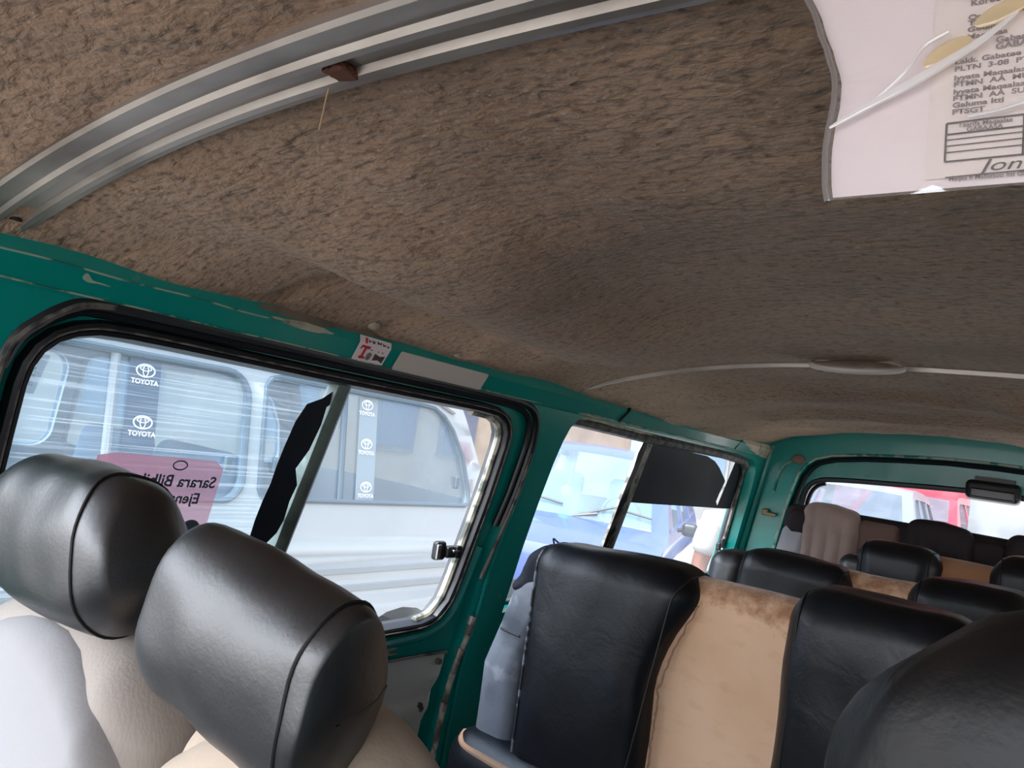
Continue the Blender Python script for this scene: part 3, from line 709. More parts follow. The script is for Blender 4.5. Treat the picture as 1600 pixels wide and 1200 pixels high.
# aluminium ribs
def rib(name, y0, prof, x0=-.700, x1=.700, lift=0):
    b_ = BM(); n = 70; pts = [Vector((x0+(x1-x0)*i/n, y0, arch(x0+(x1-x0)*i/n)+lift)) for i in range(n+1)]
    def nrm(i):
        a_ = pts[max(0, i-1)]; c_ = pts[min(n, i+1)]; t_ = (c_-a_).normalized(); return Vector((t_.z, 0, -t_.x))
    sweep(b_, pts, prof, lambda i: Vector((0, 1, 0)), nrm)
    return obj(name, b_, alu, kind='structure', sharp=30)
rib1 = rib('trim_1', .303, [(-.040, -.006), (-.040, .002), (-.037, .0045), (-.027, .0050), (-.023, .0035), (-.020, .0035), (-.017, .0070), (-.012, .0074), (-.009, .0015), (.005, .0010), (.0075, .0055), (.012, .0065), (.016, .0050), (.0185, .0045), (.0195, -.006)], lift=-.002)
bm = BM()   # screw hole and stain in the first rib
tube(bm, [Vector((-.668, .302, arch(-.668)-.0075)), Vector((-.668, .302, arch(-.668)-.001))], .0055, n=12); obj('screw_hole', bm, stitch, rib1)
bm = BM(); rbox(bm, (.010, .009, .003), .0025, Matrix.Translation((-.232, .306, arch(-.232)-.006)), deform=lambda p: p+Vector((.002*noise.noise(p*300), .002*noise.noise(p*250), .001))); obj('brown_tape', bm, rust, rib1, label='brown tape scrap')
bm = BM()
tube(bm, smooth_pts([(-.240, .309, 1.838), (-.248, .312, 1.836), (-.2535, .314, 1.829), (-.2545, .314, 1.815), (-.2555, .314, 1.803)], 5), .0007, n=6)
obj('thread', bm, string, label='loose pale thread hanging from the aluminium roof rib', cat='thread')
rib2 = rib('trim_2', 1.435, [(-.0040, -.004), (-.0030, .003), (-.0008, .003), (0, .001), (.0008, .003), (.0030, .003), (.0040, -.004)], lift=-.004)
# liner clips along the edge
for i, (y, s, lab) in enumerate(((.788, 1.6, 'grey clip at the headliner edge above the white label'), (.988, 1.2, 'grey clip at the headliner edge above the pale reflector plate'), (1.615, 1.3, 'white button clip on the headliner, first behind the thin roof rib'), (1.86, 1.2, 'white button clip on the headliner, second behind the thin roof rib'), (2.133, 1.1, 'white button clip on the headliner, third behind the thin roof rib'))):
    bm = BM(); bmesh.ops.create_uvsphere(bm, u_segments=14, v_segments=8, radius=.0058*s, matrix=Matrix.Translation((-.672, y, liner_z(-.672, y)-.0025)) @ Matrix.Rotation(R(-30), 4, 'Y') @ Matrix.Diagonal((1, 1.2, .5, 1)))
    obj('liner_clip', bm, clipm, label=lab, cat='clip', group='clips along the headliner edge')
# dome lamp
lp = empty('ceiling_lamp', 'oval unlit ceiling lamp beside the thin roof rib', 'lamp', (-.125, 1.345, 1.835))
def oval(bm, c, ru, rv, rt, T, n=40): tube(bm, [T @ Vector((ru*math.cos(2*math.pi*i/n), rv*math.sin(2*math.pi*i/n), 0)) for i in range(n)], rt, True, n=8)
LT = Matrix.Translation((-.125, 1.35, 1.829)) @ Matrix.Rotation(R(20), 4, 'X')
bm = BM(); oval(bm, None, .070, .042, .0055, LT); obj('lamp_rim', bm, plate, lp)
bm = BM(); bmesh.ops.create_uvsphere(bm, u_segments=28, v_segments=10, radius=1, matrix=LT @ Matrix.Diagonal((.068, .040, .006, 1))); obj('lamp_lens', bm, lensm, lp)
bm = BM(); rbox(bm, (.006, .010, .004), .002, LT @ Matrix.Translation((-.050, -.006, -.006))); obj('lamp_switch', bm, blackp, lp)

# floor, front bulkhead
bm = BM(); box(bm, (0, 1.05, .60), (.86, 1.9, .02)); obj('floor', bm, floorm, kind='structure', smooth=False)
bm = BM(); panel(bm, [(-.82, .62), (.82, .62), (.80, 1.10), (-.80, 1.10)], [], lambda u, v: Vector((u, -.75, v))); box(bm, (0, -.55, 1.10), (.78, .20, .05)); obj('wall_front', bm, blackp, kind='structure', smooth=False)

# ------------------------------------------------------------------ paper in a clear sleeve
pd = empty('paper_notice', 'printed white paper in a creased clear sleeve hanging from the ceiling', 'paper', (.15, .27, 1.79))
DO = Vector((.084, .270, 1.7192)); DX = Vector((.9985, .0, .0125)).normalized(); DY = Vector((-.05, 0, 1)).normalized()
def PD(u, v, off=0.0):
    """u,v metres on the sheet; off toward the viewer"""
    bow = .0025*math.sin(max(0, min(1, u/.16))*math.pi) + .001*math.sin(v*60)
    return DO + DX*u + DY*v + Vector((0, -bow-off, 0))
LE = [(-.002, .0020), (.004, .0008), (.0138, .0002), (.020, .0003), (.026, .0008), (.034, .0019), (.043, .0018), (.052, -.0010), (.0655, -.0058), (.09, -.016), (.13, -.03)]
def left_edge(v):
    for (a, x), (c, y) in zip(LE, LE[1:]):
        if v <= c: t = max(0, (v-a)/(c-a)); t = t*t*(3-2*t)*.5+t*.5; return x+(y-x)*t
    return LE[-1][1]
def sheet(u0f, u1, v0, v1, off, mt, name, nu=26, nv=26, wr_=0):
    b_ = BM(); g_ = []
    for j in range(nv+1):
        v = v0+(v1-v0)*j/nv; u0 = u0f(v) if callable(u0f) else u0f
        g_.append([b_.verts.new(PD(u0+(u1-u0)*i/nu, v, off + wr_*noise.noise(Vector((i*.4, j*.35, off*900))))) for i in range(nu+1)])
    for j in range(nv):
        for i in range(nu): b_.faces.new((g_[j][i], g_[j][i+1], g_[j+1][i+1], g_[j+1][i]))
    return obj(name, b_, mt, pd)
sheet(lambda v: left_edge(v)+.0012, .165, .001, .120, .0, paperw, 'backing_sheet')
pg = sheet(.0312, .165, .004, .118, .0008, paperb, 'printed_page')
lines = ['Qaamolee fi', 'Taarifa', 'Godina', 'Magaalaa', 'Lakk. Gabatee Konk', 'PLTN  3-08  PTL', 'Iyyata Maqaalaa, Ma', 'FTMN  AA  MUTA', 'Iyyata Maqaalaa, Bu', 'FTMN  AA  SUTA', 'Galuma Itti', 'PTSGT']
vy = [.0574, .0554, .0531, .0506, .0424, .0399, .0368, .0345, .0320, .0298, .0275, .0252]
for bdy, v in zip(lines, vy):
    o_ = text('print_line', bdy, .0024, PD(.0380+(.003 if v > .05 else 0), v, .0014), DX, DY, ink, pg, 'LEFT', .03, 0, 1.3)
for bdy, u, v in (('Koree', .0415, .0624), ('fi', .053, .0624), ('Gabaasa', .049, .0477), ('GABAASA', .049, .0455)):
    text('print_line', bdy, .0027, PD(u, v, .0014), DX, DY, ink, pg, 'LEFT', .03, 0, 1.2)
bm = BM()
def rule(b_, u0, v0, u1, v1, w_=.0003):
    d = Vector((u1-u0, v1-v0)); n_ = Vector((-d.y, d.x)).normalized()*w_; k_ = 10
    pr_ = [(u0+d.x*i/k_, v0+d.y*i/k_) for i in range(k_+1)]
    a_ = [b_.verts.new(PD(u+n_.x, v+n_.y, .0014)) for u, v in pr_]; c_ = [b_.verts.new(PD(u-n_.x, v-n_.y, .0014)) for u, v in pr_]
    for i in range(k_): b_.faces.new((a_[i], a_[i+1], c_[i+1], c_[i]))
for v in (.0217, .0180, .0162, .0142, .0121, .0091): rule(bm, .0367, v, .105, v, .0003 if v in (.0217, .0180, .0091) else .00018)
for u in (.0367, .0575, .098): rule(bm, u, .0217, u, .0091, .0003)
rule(bm, .0370, .0040, .10, .0046, .0002)
obj('table_grid', bm, inkd, pg, smooth=False)
text('print_line', 'Taarifa Maqaalaa', .0022, PD(.0472, .0206, .0014), DX, DY, ink, pg, 'CENTER', .02)
text('print_line', 'GABAASA', .0022, PD(.0472, .0189, .0014), DX, DY, ink, pg, 'CENTER', .02)
text('handwriting', 'Jony', .0055, PD(.0465, .0066, .0014), DX, DY, inkd, pg, 'LEFT', 0, .3, 1.5)
text('print_line', 'Maqaa fi Mallattoo Itti Gaafatamaa', .0020, PD(.0380, .0034, .0014), DX, DY, ink, pg, 'LEFT', .02)
cs = sheet(left_edge, .170, -.0012, .124, .0035, sleeve, 'clear_sleeve', wr_=.0012)
bm = BM(); tube(bm, [PD(left_edge(v)-.0005, v, .002) for v in [-.001+.125*i/24 for i in range(25)]], .0011, n=6); obj('sleeve_edge', bm, mat('grey_edge', lin(120, 112, 110), .3), pd)
bm = BM()   # raised crease up the sleeve, highlight whitened into its colour, and yellowed tape lump
cr = smooth_pts([PD(.001, .0245, .0040), PD(.0113, .0295, .0044), PD(.0245, .0350, .0048), PD(.036, .0410, .0050), PD(.045, .0465, .0048), PD(.0547, .0545, .0044)], 5)
tube(bm, cr, [.0005+.0012*math.sin(math.pi*i/(len(cr)-1))**.8 for i in range(len(cr))], n=8, flat=.45, up=(0, -1, 0))
tube(bm, smooth_pts([PD(.014, .031, .0042), PD(.024, .0400, .0048), PD(.029, .0480, .0048), PD(.036, .052, .0045)], 5), .0007, n=6)
tube(bm, smooth_pts([PD(.043, .0220, .004), PD(.052, .0230, .004), PD(.064, .0260, .004), PD(.08, .028, .004)], 4), .0006, n=6)
tube(bm, smooth_pts([PD(.037, .066, .004), PD(.043, .0635, .0045), PD(.055, .062, .0045), PD(.064, .057, .004)], 4), .0007, n=6)
obj('sleeve_crease_highlight', bm, crease, cs)
bm = BM(); bmesh.ops.create_uvsphere(bm, u_segments=16, v_segments=8, radius=1, matrix=Matrix.Translation(PD(.0360, .0450, .0042)) @ Matrix.Rotation(R(-30), 4, 'Y') @ Matrix.Diagonal((.0075, .0006, .0034, 1)))
bmesh.ops.create_uvsphere(bm, u_segments=16, v_segments=8, radius=1, matrix=Matrix.Translation(PD(.0510, .0560, .0042)) @ Matrix.Rotation(R(-25), 4, 'Y') @ Matrix.Diagonal((.0085, .0006, .0032, 1)))
obj('yellow_tape', bm, yellow, cs)

# ------------------------------------------------------------------ front seats
def wob(a, s, seed=0):
    return lambda p: p + Vector((noise.noise(p*s+Vector((seed, 0, 0))), noise.noise(p*s+Vector((0, seed+5, 0))), noise.noise(p*s+Vector((0, 0, seed+9)))))*a
def superloop(hy, hz, e=2.7, n=48):
    o = []
    for i in range(n):
        a = 2*math.pi*i/n; c, d = math.cos(a), math.sin(a)
        o.append((hy*math.copysign(abs(c)**(2/e), c), hz*math.copysign(abs(d)**(2/e), d)))
    return o
def drum(bm, hx, hy, hz, rx, M, df, e=2.7, bulge=.03, end=.80):
    """cushion whose (y,z) section is a superellipse, with softly rounded flat ends"""
    L = superloop(hy, hz, e); st = []
    for i in range(13):
        x = -(hx-rx)+2*(hx-rx)*i/12; st.append((x, 1+bulge*math.cos(x/hx*1.5)))
    ed = [((hx-rx)+rx*math.sin(R(a)), (end+(1-end)*math.cos(R(a)))*(1+bulge*.1)) for a in (15, 30, 45, 60, 75, 88)]
    ed += [(hx+.25*rx*(1-(f/end)**2), f) for f in (end*.85, end*.6, end*.35, end*.12)]
    st = [(-x, f) for x, f in reversed(ed)] + st + ed
    rows = [[bm.verts.new(M @ df(Vector((x, y*f, z*f)))) for y, z in L] for x, f in st]
    n = len(L)
    for r0, r1 in zip(rows, rows[1:]):
        for i in range(n): bm.faces.new((r0[i], r0[(i+1) % n], r1[(i+1) % n], r1[i]))
    for r_, x_ in ((rows[0], -hx-.25*rx), (rows[-1], hx+.25*rx)):
        c_ = bm.verts.new(M @ df(Vector((x_, 0, 0))))
        for i in range(n): bm.faces.new((r_[i], r_[(i+1) % n], c_))
    bmesh.ops.recalc_face_normals(bm, faces=bm.faces[:])
def headrest(parent, M, hx, hy, hz, seed, seam_x, m_=leather, r=.05, taper=.0, rx=.03, e=2.35, end=.8):
    def df(p):
        q = p.copy(); t = p.z/hz
        q.x *= 1 - taper*max(0, t)
        f = max(0, min(1, (p.y+hy)/(2*hy)))      # 0 front, 1 back
        q.z -= .014*f*f*(1 if p.z > 0 else -.2)
        q.x *= 1 - .22*f*f
        return wob(.003, 24, seed)(wob(.004, 9, seed+3)(q))
    b_ = BM(); drum(b_, hx, hy, hz, rx, M, df, e, end=end); h = obj('headrest', b_, m_, parent, local=True, sharp=80)
    for sx_ in (1,):
        f = end+(1-end)*math.sqrt(max(0, 1-((seam_x-(hx-rx))/rx)**2))
        b_ = BM(); tube(b_, [M @ df(Vector((sx_*(seam_x+.0006), y*(f+.012), z*(f+.012)))) for y, z in superloop(hy, hz, e)], .0012, True, n=6)
        obj('seam', b_, stitch, h, local=True)
    return h
def front_seat(name, label, M, cloth, hr, seed):
    t = empty(name, label, 'seat', M)
    tilt = Matrix.Rotation(R(-9), 4, 'X')
    hx = hr['bw']
    T = Matrix.Translation((hr.get('bx', 0), .028, .45)) @ tilt
    b_ = BM(); rbox(b_, (hx, .055, .365), .05, T, lambda p: wob(.004, 8, seed)(p+Vector((-.10*p.x*max(0, p.z/.365)**3, 0, -.05*(p.x/hx)**2*max(0, p.z/.365)**2))), k=6, mid=10)
    back = obj('backrest', b_, ribbed if cloth is greyc else beigec, t, local=True, sharp=80)
    b_ = BM(); rbox(b_, (hx*.99, .030, .345), .028, T @ Matrix.Translation((0, -.036, -.006)), lambda p: wob(.004, 9, seed+2)(p+Vector((-.10*p.x*max(0, p.z/.345)**4, -.006*math.cos(p.x/hx*1.8), -.06*(p.x/hx)**2*max(0, p.z/.33)))), k=6, mid=8)
    obj('centre_panel', b_, cloth, back, local=True, sharp=80)
    for s_ in (-1, 1):
        b_ = BM(); tube(b_, [T @ Vector((s_*hx*.985, -.040, z)) for z in [-.3+.03*i for i in range(19)]], .003, n=6)
        obj('piping', b_, greyc, back, local=True)
    b_ = BM(); rbox(b_, (hx, .22, .07), .05, Matrix.Translation((0, -.16, .06)), wob(.004, 8, seed)); obj('seat_cushion', b_, cloth, t, local=True, sharp=80)
    b_ = BM(); box(b_, (0, -.14, -.14), (hx*.8, .18, .13)); obj('seat_base', b_, blackp, t, local=True)
    for s_ in (-1, 1):
        b_ = BM(); tube(b_, [(s_*.045+hr['x'], hr['y']+.01, .72), (s_*.045+hr['x'], hr['y']+.01, hr['z'])], .006, n=10)
        obj('headrest_post', b_, steel, t, local=True)
    headrest(t, Matrix.Translation((hr['x'], hr['y'], hr['z'])) @ Matrix.Rotation(R(hr.get('rz', 0)), 4, 'Z') @ Matrix.Rotation(R(hr.get('rx', 0)), 4, 'X') @ Matrix.Rotation(R(hr.get('ry', 0)), 4, 'Y'), *hr['s'], seed, hr['seam'], taper=hr.get('taper', 0), rx=hr['r'], end=hr.get('end', .8))
    return t
front_seat('passenger_seat', 'grey front seat by the sliding door with rounded black headrest cover', Matrix.Translation((-.520, .30, .62)), greyc,
           dict(bw=.155, x=-.008, y=.055, z=.861, s=(.112, .052, .067), seam=.082, r=.045, taper=.12, ry=-2, end=.72), 3)
front_seat('passenger_seat', 'beige middle front seat, its black headrest in front of the other', Matrix.Translation((-.235, .315, .62)), beigec,
           dict(bw=.120, bx=.0, x=-.010, y=.022, z=.842, s=(.084, .043, .064), seam=.069, r=.018, taper=.02, ry=9, end=.90), 11)
# driver seat, only the headrest shows
ds = empty('driver_seat', 'black front seat headrest close by at the lower right corner', 'seat', (.30, .40, .62))
tilt = Matrix.Rotation(R(-9), 4, 'X')
b = BM(); rbox(b, (.20, .06, .36), .055, Matrix.Translation((0, .075, .40)) @ tilt, wob(.004, 8, 5), k=6, mid=8); obj('backrest', b, leather, ds, local=True, sharp=80)
b = BM(); rbox(b, (.20, .22, .07), .05, Matrix.Translation((0, -.16, .06)), wob(.004, 8, 5)); obj('seat_cushion', b, leather, ds, local=True, sharp=80)
b = BM(); box(b, (0, -.14, -.14), (.16, .18, .13)); obj('seat_base', b, blackp, ds, local=True)
for s_ in (-1, 1):
    b = BM(); tube(b, [(s_*.05, .05, .72), (s_*.05, .05, .86)], .006, n=10); obj('headrest_post', b, steel, ds, local=True)
DH = Matrix.Translation((-.036, .045, .862)) @ Matrix.Rotation(R(6), 4, 'Y')
def dfd(p):
    q = p.copy(); t = max(0, (p.z+.02)/.11); q.x *= 1-.30*t**2.2; q.y -= .008*math.cos(p.x/.16*1.5); return wob(.004, 16, 8)(q)
b = BM(); drum(b, .178, .06, .092, .05, DH, dfd, 2.6, .02, .7); dh = obj('headrest', b, leather3, ds, local=True, sharp=80)
b = BM(); tube(b, [DH @ dfd(Vector((-.098, y*1.025, z*1.025))) for y, z in superloop(.06, .092, 2.6)], .0035, True, n=8, flat=.5); obj('seam', b, mat('brown_seam', lin(58, 40, 36), .7), dh, local=True)

# ------------------------------------------------------------------ bench rows
def cover_block(t, x0, x1, z0, z1, yf, seed, m_=leather2, flare=(0, 0), depth=.085, r=.05, seams=True, name='headrest_cover', worn=False):
    """black cover block over the top of a bench backrest; yf = front face y"""
    hx = (x1-x0)/2; hz = (z1-z0)/2; T = Matrix.Translation(((x0+x1)/2, yf+depth, (z0+z1)/2))
    def df(p):
        q = p.copy(); k = max(0, p.z/hz)
        if p.x > 0: q.x += flare[1]*k**1.5*(p.x/hx)
        else: q.x += flare[0]*k**1.5*(-p.x/hx)
        q.z += -.012*(p.x/hx)**4*k
        q.y -= .012*math.cos(p.x/hx*1.45)*(.5+.5*math.cos((p.z/hz)*2))
        return wob(.005, 12, seed)(wob(.006, 5, seed+4)(q))
    b_ = BM(); rbox(b_, (hx, depth, hz), r, T, df, k=6, mid=12)
    o_ = obj(name, b_, m_, t, local=True, sharp=80)
    if seams:
        rr_ = min(r, depth*.999, hz, hx); xs_ = hx-rr_*.45; sh = rr_-math.sqrt(rr_*rr_-(xs_-(hx-rr_))**2)-.0008
        for sx_ in (-1, 1):
            b_ = BM(); tube(b_, [T @ df(Vector((sx_*xs_, y, z))) for y, z in rrect(-depth+sh, -hz+sh, depth-sh, hz-sh, max(.004, rr_-sh), 8)], .0030 if worn and sx_ < 0 else .0018, True, n=6)
            obj('seam', b_, stitchw if worn and sx_ < 0 else stitch, o_, local=True)
    return o_
def bench(name, label, M, X0, X1, blocks, top, pal, seed, mid=None, drop=.03, group=None, cd=.20):
    """bench facing forward (-y); local z from the floor, front face about y=0"""
    t = empty(name, label, 'bench seat', M, group)
    m0, m1 = mid or (X0, X1); W = (m1-m0)/2; C_ = (m0+m1)/2
    b_ = BM(); rbox(b_, (W, .055, (top-drop-.12)/2), .05, Matrix.Translation((C_, .095, (top-drop+.12)/2)), wob(.006, 6, seed), k=6, mid=16)
    W = (X1-X0)/2; C_ = (X0+X1)/2
    obj('backrest', b_, pal['mid'], t, local=True, sharp=80, label=pal.get('midlabel'))
    for i, (x0, x1, z0, z1, fl) in enumerate(blocks):
        cover_block(t, x0, x1, z0, z1, 0, seed+i*7, pal['block'], fl, worn=(seed == 21 and i == 0))
    b_ = BM(); rbox(b_, (W, cd, .06), .05, Matrix.Translation((C_, .08-cd, .30)), wob(.004, 7, seed), k=5, mid=10); obj('seat_cushion', b_, pal['block'], t, local=True, sharp=80)
    b_ = BM(); box(b_, (C_, .06-cd*.9, .12), (W*.9, cd*.8, .12)); obj('seat_base', b_, blackp, t, local=True)
    return t
# row behind the front seats
b2 = bench('bench_seat', 'nearest passenger bench with torn black covers and a wide tan velour stripe', Matrix.Translation((0, 1.19, .62)), -.665, .52,
           [(-.605, -.350, .42, .835, (.0, .075)), (-.157, .112, .40, .855, (.0, 0)), (.235, .50, .40, .855, (0, 0))], .835, dict(mid=tan, block=leather2, midlabel='tan velour stripe'), 21, mid=(-.45, .52), drop=.012)
def bol(p):
    q = p.copy(); k = max(0, p.z/.19); q.x += .055*k; return wob(.004, 12, 2)(q)
b = BM(); rbox(b, (.042, .055, .185), .030, Matrix.Translation((-.648, .075, .585)), bol, k=5, mid=8); bo = obj('side_bolster', b, vinyl, b2, local=True, sharp=80, label='worn grey side bolster')
b = BM(); tube(b, [(-.655, .0225, .654), (-.64, .0205, .653), (-.610, .0195, .651)], .0022, n=6); obj('seam', b, stitch, bo, local=True)
b = BM()
rbox(b, (.040, .052, .050), .026, Matrix.Translation((-.600, .072, .775)), lambda p: wob(.006, 30, 6)(p+Vector((.016*p.z/.04, 0, .010*p.x/.03))), k=4, mid=6)
tube(b, smooth_pts([(-.590, .06, .822), (-.592, .058, .832), (-.584, .057, .829), (-.577, .057, .826)], 4), .0018, n=5)
obj('torn_flap', b, flapc, b2, local=True, sharp=80, label='torn dark cloth flap')
b = BM(); tube(b, smooth_pts([(-.695, .02, .452), (-.685, -.002, .446), (-.66, -.012, .440), (-.58, -.020, .436), (-.50, -.020, .430), (-.36, -.018, .425)], 5), .0085, n=10, flat=.7); obj('piping', b, tanpipe, b2, local=True, label='tan piping')
b = BM(); rbox(b, (.19, .075, .17), .05, Matrix.Translation((-.53, .060, .29)), lambda p: wob(.005, 9, 4)(p+Vector((0, -.01, 0))), k=5, mid=8); obj('lower_panel', b, leather2, b2, local=True, sharp=80)
b = BM()   # frayed edge between the first cover and the tan stripe
fray = []
for i in range(60):
    z = .46+.0055*i; x = -.338+.075*max(0, (z-.628)/.207)**1.5
    fray.append((x+.005*noise.noise(Vector((z*70, 1, 0))), .032+.003*noise.noise(Vector((z*90, 4, 0))), z))
tube(b, fray, [.0016+.0012*noise.noise(Vector((p[2]*160, 2, 2))) for p in fray], n=6)
obj('frayed_edge', b, tanpipe, b2, local=True)
# third row
b3 = bench('bench_seat', 'second passenger bench from the front, black covers with one tan gap', Matrix.Translation((0, 1.88, .62)), -.535, .55,
           [(-.462, -.205, .42, .832, (0, .015)), (-.085, .155, .42, .852, (0, 0)), (.27, .51, .42, .85, (0, 0))], .828, dict(mid=tan, block=leather2, midlabel='tan velour gap'), 52, mid=(-.38, .55), drop=.004)
b = BM(); rbox(b, (.045, .07, .19), .035, Matrix.Translation((-.498, .075, .625)), lambda p: wob(.004, 14, 2)(p+Vector((.02*max(0, p.z/.19), 0, 0))), k=5, mid=6); obj('side_bolster', b, leather, b3, local=True, sharp=80)
# fourth row
b4 = bench('bench_seat', 'third passenger bench from the front, black covers with orange tan gap', Matrix.Translation((0, 2.28, .62)), -.30, .55,
           [(-.270, -.075, .42, .888, (0, .02)), (.045, .27, .42, .905, (0, 0)), (.36, .54, .42, .905, (0, 0))], .868, dict(mid=tan, block=leather2, midlabel='orange tan velour gap'), 83, cd=.13, mid=(-.20, .55), drop=.0)
b = BM(); rbox(b, (.035, .06, .18), .028, Matrix.Translation((-.292, .08, .655)), lambda p: wob(.005, 16, 2)(p+Vector((.018*max(0, p.z/.18), 0, 0))), k=5, mid=6); obj('side_bolster', b, leather, b4, local=True, sharp=80)
# rear bench with fluted velour
t = empty('rear_bench', 'rearmost brown grey bench with four raised headrests under the rear window', 'bench seat', (0, 2.66, .62))
b = BM(); rbox(b, (.585, .05, .40), .04, Matrix.Translation((0, .09, .535)), wob(.004, 6, 9), k=5, mid=16); obj('backrest', b, darkcl, t, local=True, sharp=80)
for i, xc in enumerate((-.425, -.112, .145, .43)):
    hx = (.088, .090, .088, .088)[i]
    def df(p, hx=hx, i=i):
        q = p.copy(); fl = .008*abs(math.sin((p.x/hx)*math.pi*2)) if p.y < 0 and abs(p.x) < hx*.9 else 0
        q.y -= fl*(1 if p.z < .17 else .2); q.z -= .012*max(0, p.x/hx)*max(0, p.z/.24)
        return wob(.004, 10, i*5)(q)
    b = BM(); rbox(b, (hx, .055, .24), .035, Matrix.Translation((xc, .055, .715)), df, k=6, mid=24)
    obj('headrest', b, browncl if i == 0 else darkcl, t, local=True, sharp=80, label='fluted brown velour headrest' if i == 0 else None)
for xc, hw in ((-.283, .062), (.015, .050), (.285, .055)):
    b = BM(); rbox(b, (hw, .04, .22), .02, Matrix.Translation((xc, .066, .70)), wob(.003, 10, 4), k=4, mid=5); obj('gap_panel', b, gapm if xc < -.2 else darkcl, t, local=True, sharp=80)
b = BM(); rbox(b, (.045, .06, .19), .03, Matrix.Translation((-.556, .065, .68)), lambda p: wob(.004, 10, 4)(p+Vector((.03*p.z/.19, 0, 0))), k=5, mid=6); obj('side_bolster', b, silvcl, t, local=True, sharp=80, label='silver grey side bolster')
b = BM(); rbox(b, (.04, .065, .05), .03, Matrix.Translation((-.525, .068, .87)), wob(.003, 10, 3), k=4, mid=4); obj('bolster_cap', b, darkcl, t, local=True, sharp=80)
b = BM(); rbox(b, (.585, .11, .06), .05, Matrix.Translation((0, -.03, .30)), wob(.004, 7, 1), k=5, mid=10); obj('seat_cushion', b, darkcl, t, local=True, sharp=80)
b = BM(); box(b, (0, -.03, .12), (.54, .09, .12)); obj('seat_base', b, blackp, t, local=True)

# ------------------------------------------------------------------ vehicles outside
def arc_pts(cu, cz, r, a0, a1, n=12): return [(cu+r*math.cos(R(a0+(a1-a0)*i/n)), cz+r*math.sin(R(a0+(a1-a0)*i/n))) for i in range(n+1)]
def vehicle(name, label, cat, M, top, tags, bottom, hw, windows, paint, gl, wheels, frame_in=.07, far_holes=None, group=None, crown=.02, gaskets=True):
    """top: profile (u,z) from front bottom over the roof to rear bottom, tags per segment; side windows loops; hw(z) half width.
    Local space: x = across (+x is the driver's right when facing -y... simply right), y = u, z up"""
    t = empty(name, label, cat, M, group)
    outer = top + list(reversed(bottom))
    zs = [.3+.1*i for i in range(18)]
    bm = BM()
    for sg in (1, -1):
        hs = windows if sg == 1 or far_holes is None else far_holes
        panel(bm, outer, hs, lambda u, z, sg=sg: Vector((sg*hw(z), u, z)), zs)
        for h in hs: flange(bm, h, lambda u, z, sg=sg: Vector((sg*hw(z), u, z)), lambda u, z, sg=sg: Vector((sg*(hw(z)-.035), u, z)))
    NX = 12
    rows = [[Vector((hw(z)*(-1+2*j/NX), u, z + crown*(1-(-1+2*j/NX)**2) if z > 1.0 else z)) for j in range(NX+1)] for u, z in top]
    gb = {}
    for i in range(len(top)-1):
        for j in range(NX):
            q = [rows[i][j], rows[i][j+1], rows[i+1][j+1], rows[i+1][j]]
            if tags[i] != 'body' and 0 < j < NX-1: gb.setdefault(tags[i], BM()); add_faces(gb[tags[i]], q, [(0, 1, 2, 3)])
            else: add_faces(bm, q, [(0, 1, 2, 3)])
    bl_ = [Vector((s*hw(z), u, z)) for u, z in bottom for s in (-1, 1)]
    vv = add_faces(bm, bl_, [(2*i, 2*i+1, 2*i+3, 2*i+2) for i in range(len(bottom)-1)])
    bmesh.ops.remove_doubles(bm, verts=bm.verts, dist=.0005)
    obj('body', bm, paint, t, local=True, sharp=40)
    for k_, b_ in gb.items():
        bmesh.ops.remove_doubles(b_, verts=b_.verts, dist=.0005); obj(k_, b_, gl, t, local=True)
    for sg in (1, -1):
        for h in (windows if sg == 1 or far_holes is None else far_holes):
            b_ = BM(); panel(b_, h, [], lambda u, z, sg=sg: Vector((sg*(hw(z)-.018), u, z)), zs); wo = obj('side_window', b_, gl, t, local=True, smooth=False)
            if gaskets:
                b_ = BM(); tube(b_, [Vector((sg*(hw(z)+.002), u, z)) for u, z in h], .012, True, n=6); obj('gasket', b_, gasket, wo, local=True)
    for u, r_ in wheels:
        for sg in (1, -1):
            T = Matrix.Translation((sg*(hw(.4)-.11), u, r_)) @ Matrix.Rotation(R(90), 4, 'Y')
            b_ = BM(); prof_ = [(.55, -.09), (.8, -.10), (.96, -.09), (1.0, -.06), (1.0, .06), (.96, .09), (.8, .10), (.55, .09), (.55, -.09)]
            n_ = 28; rr_ = [[b_.verts.new(T @ Vector((r_*a*math.cos(2*math.pi*k/n_), r_*a*math.sin(2*math.pi*k/n_), c_))) for a, c_ in prof_] for k in range(n_)]
            for k in range(n_):
                for q in range(len(prof_)-1): b_.faces.new((rr_[k][q], rr_[(k+1) % n_][q], rr_[(k+1) % n_][q+1], rr_[k][q+1]))
            wh = obj('wheel', b_, tyre, t, local=True)
            b_ = BM(); bmesh.ops.create_uvsphere(b_, u_segments=18, v_segments=8, radius=1, matrix=T @ Matrix.Diagonal((r_*.56, r_*.56, .075, 1))); obj('hub', b_, hubm, wh, local=True)
    return t
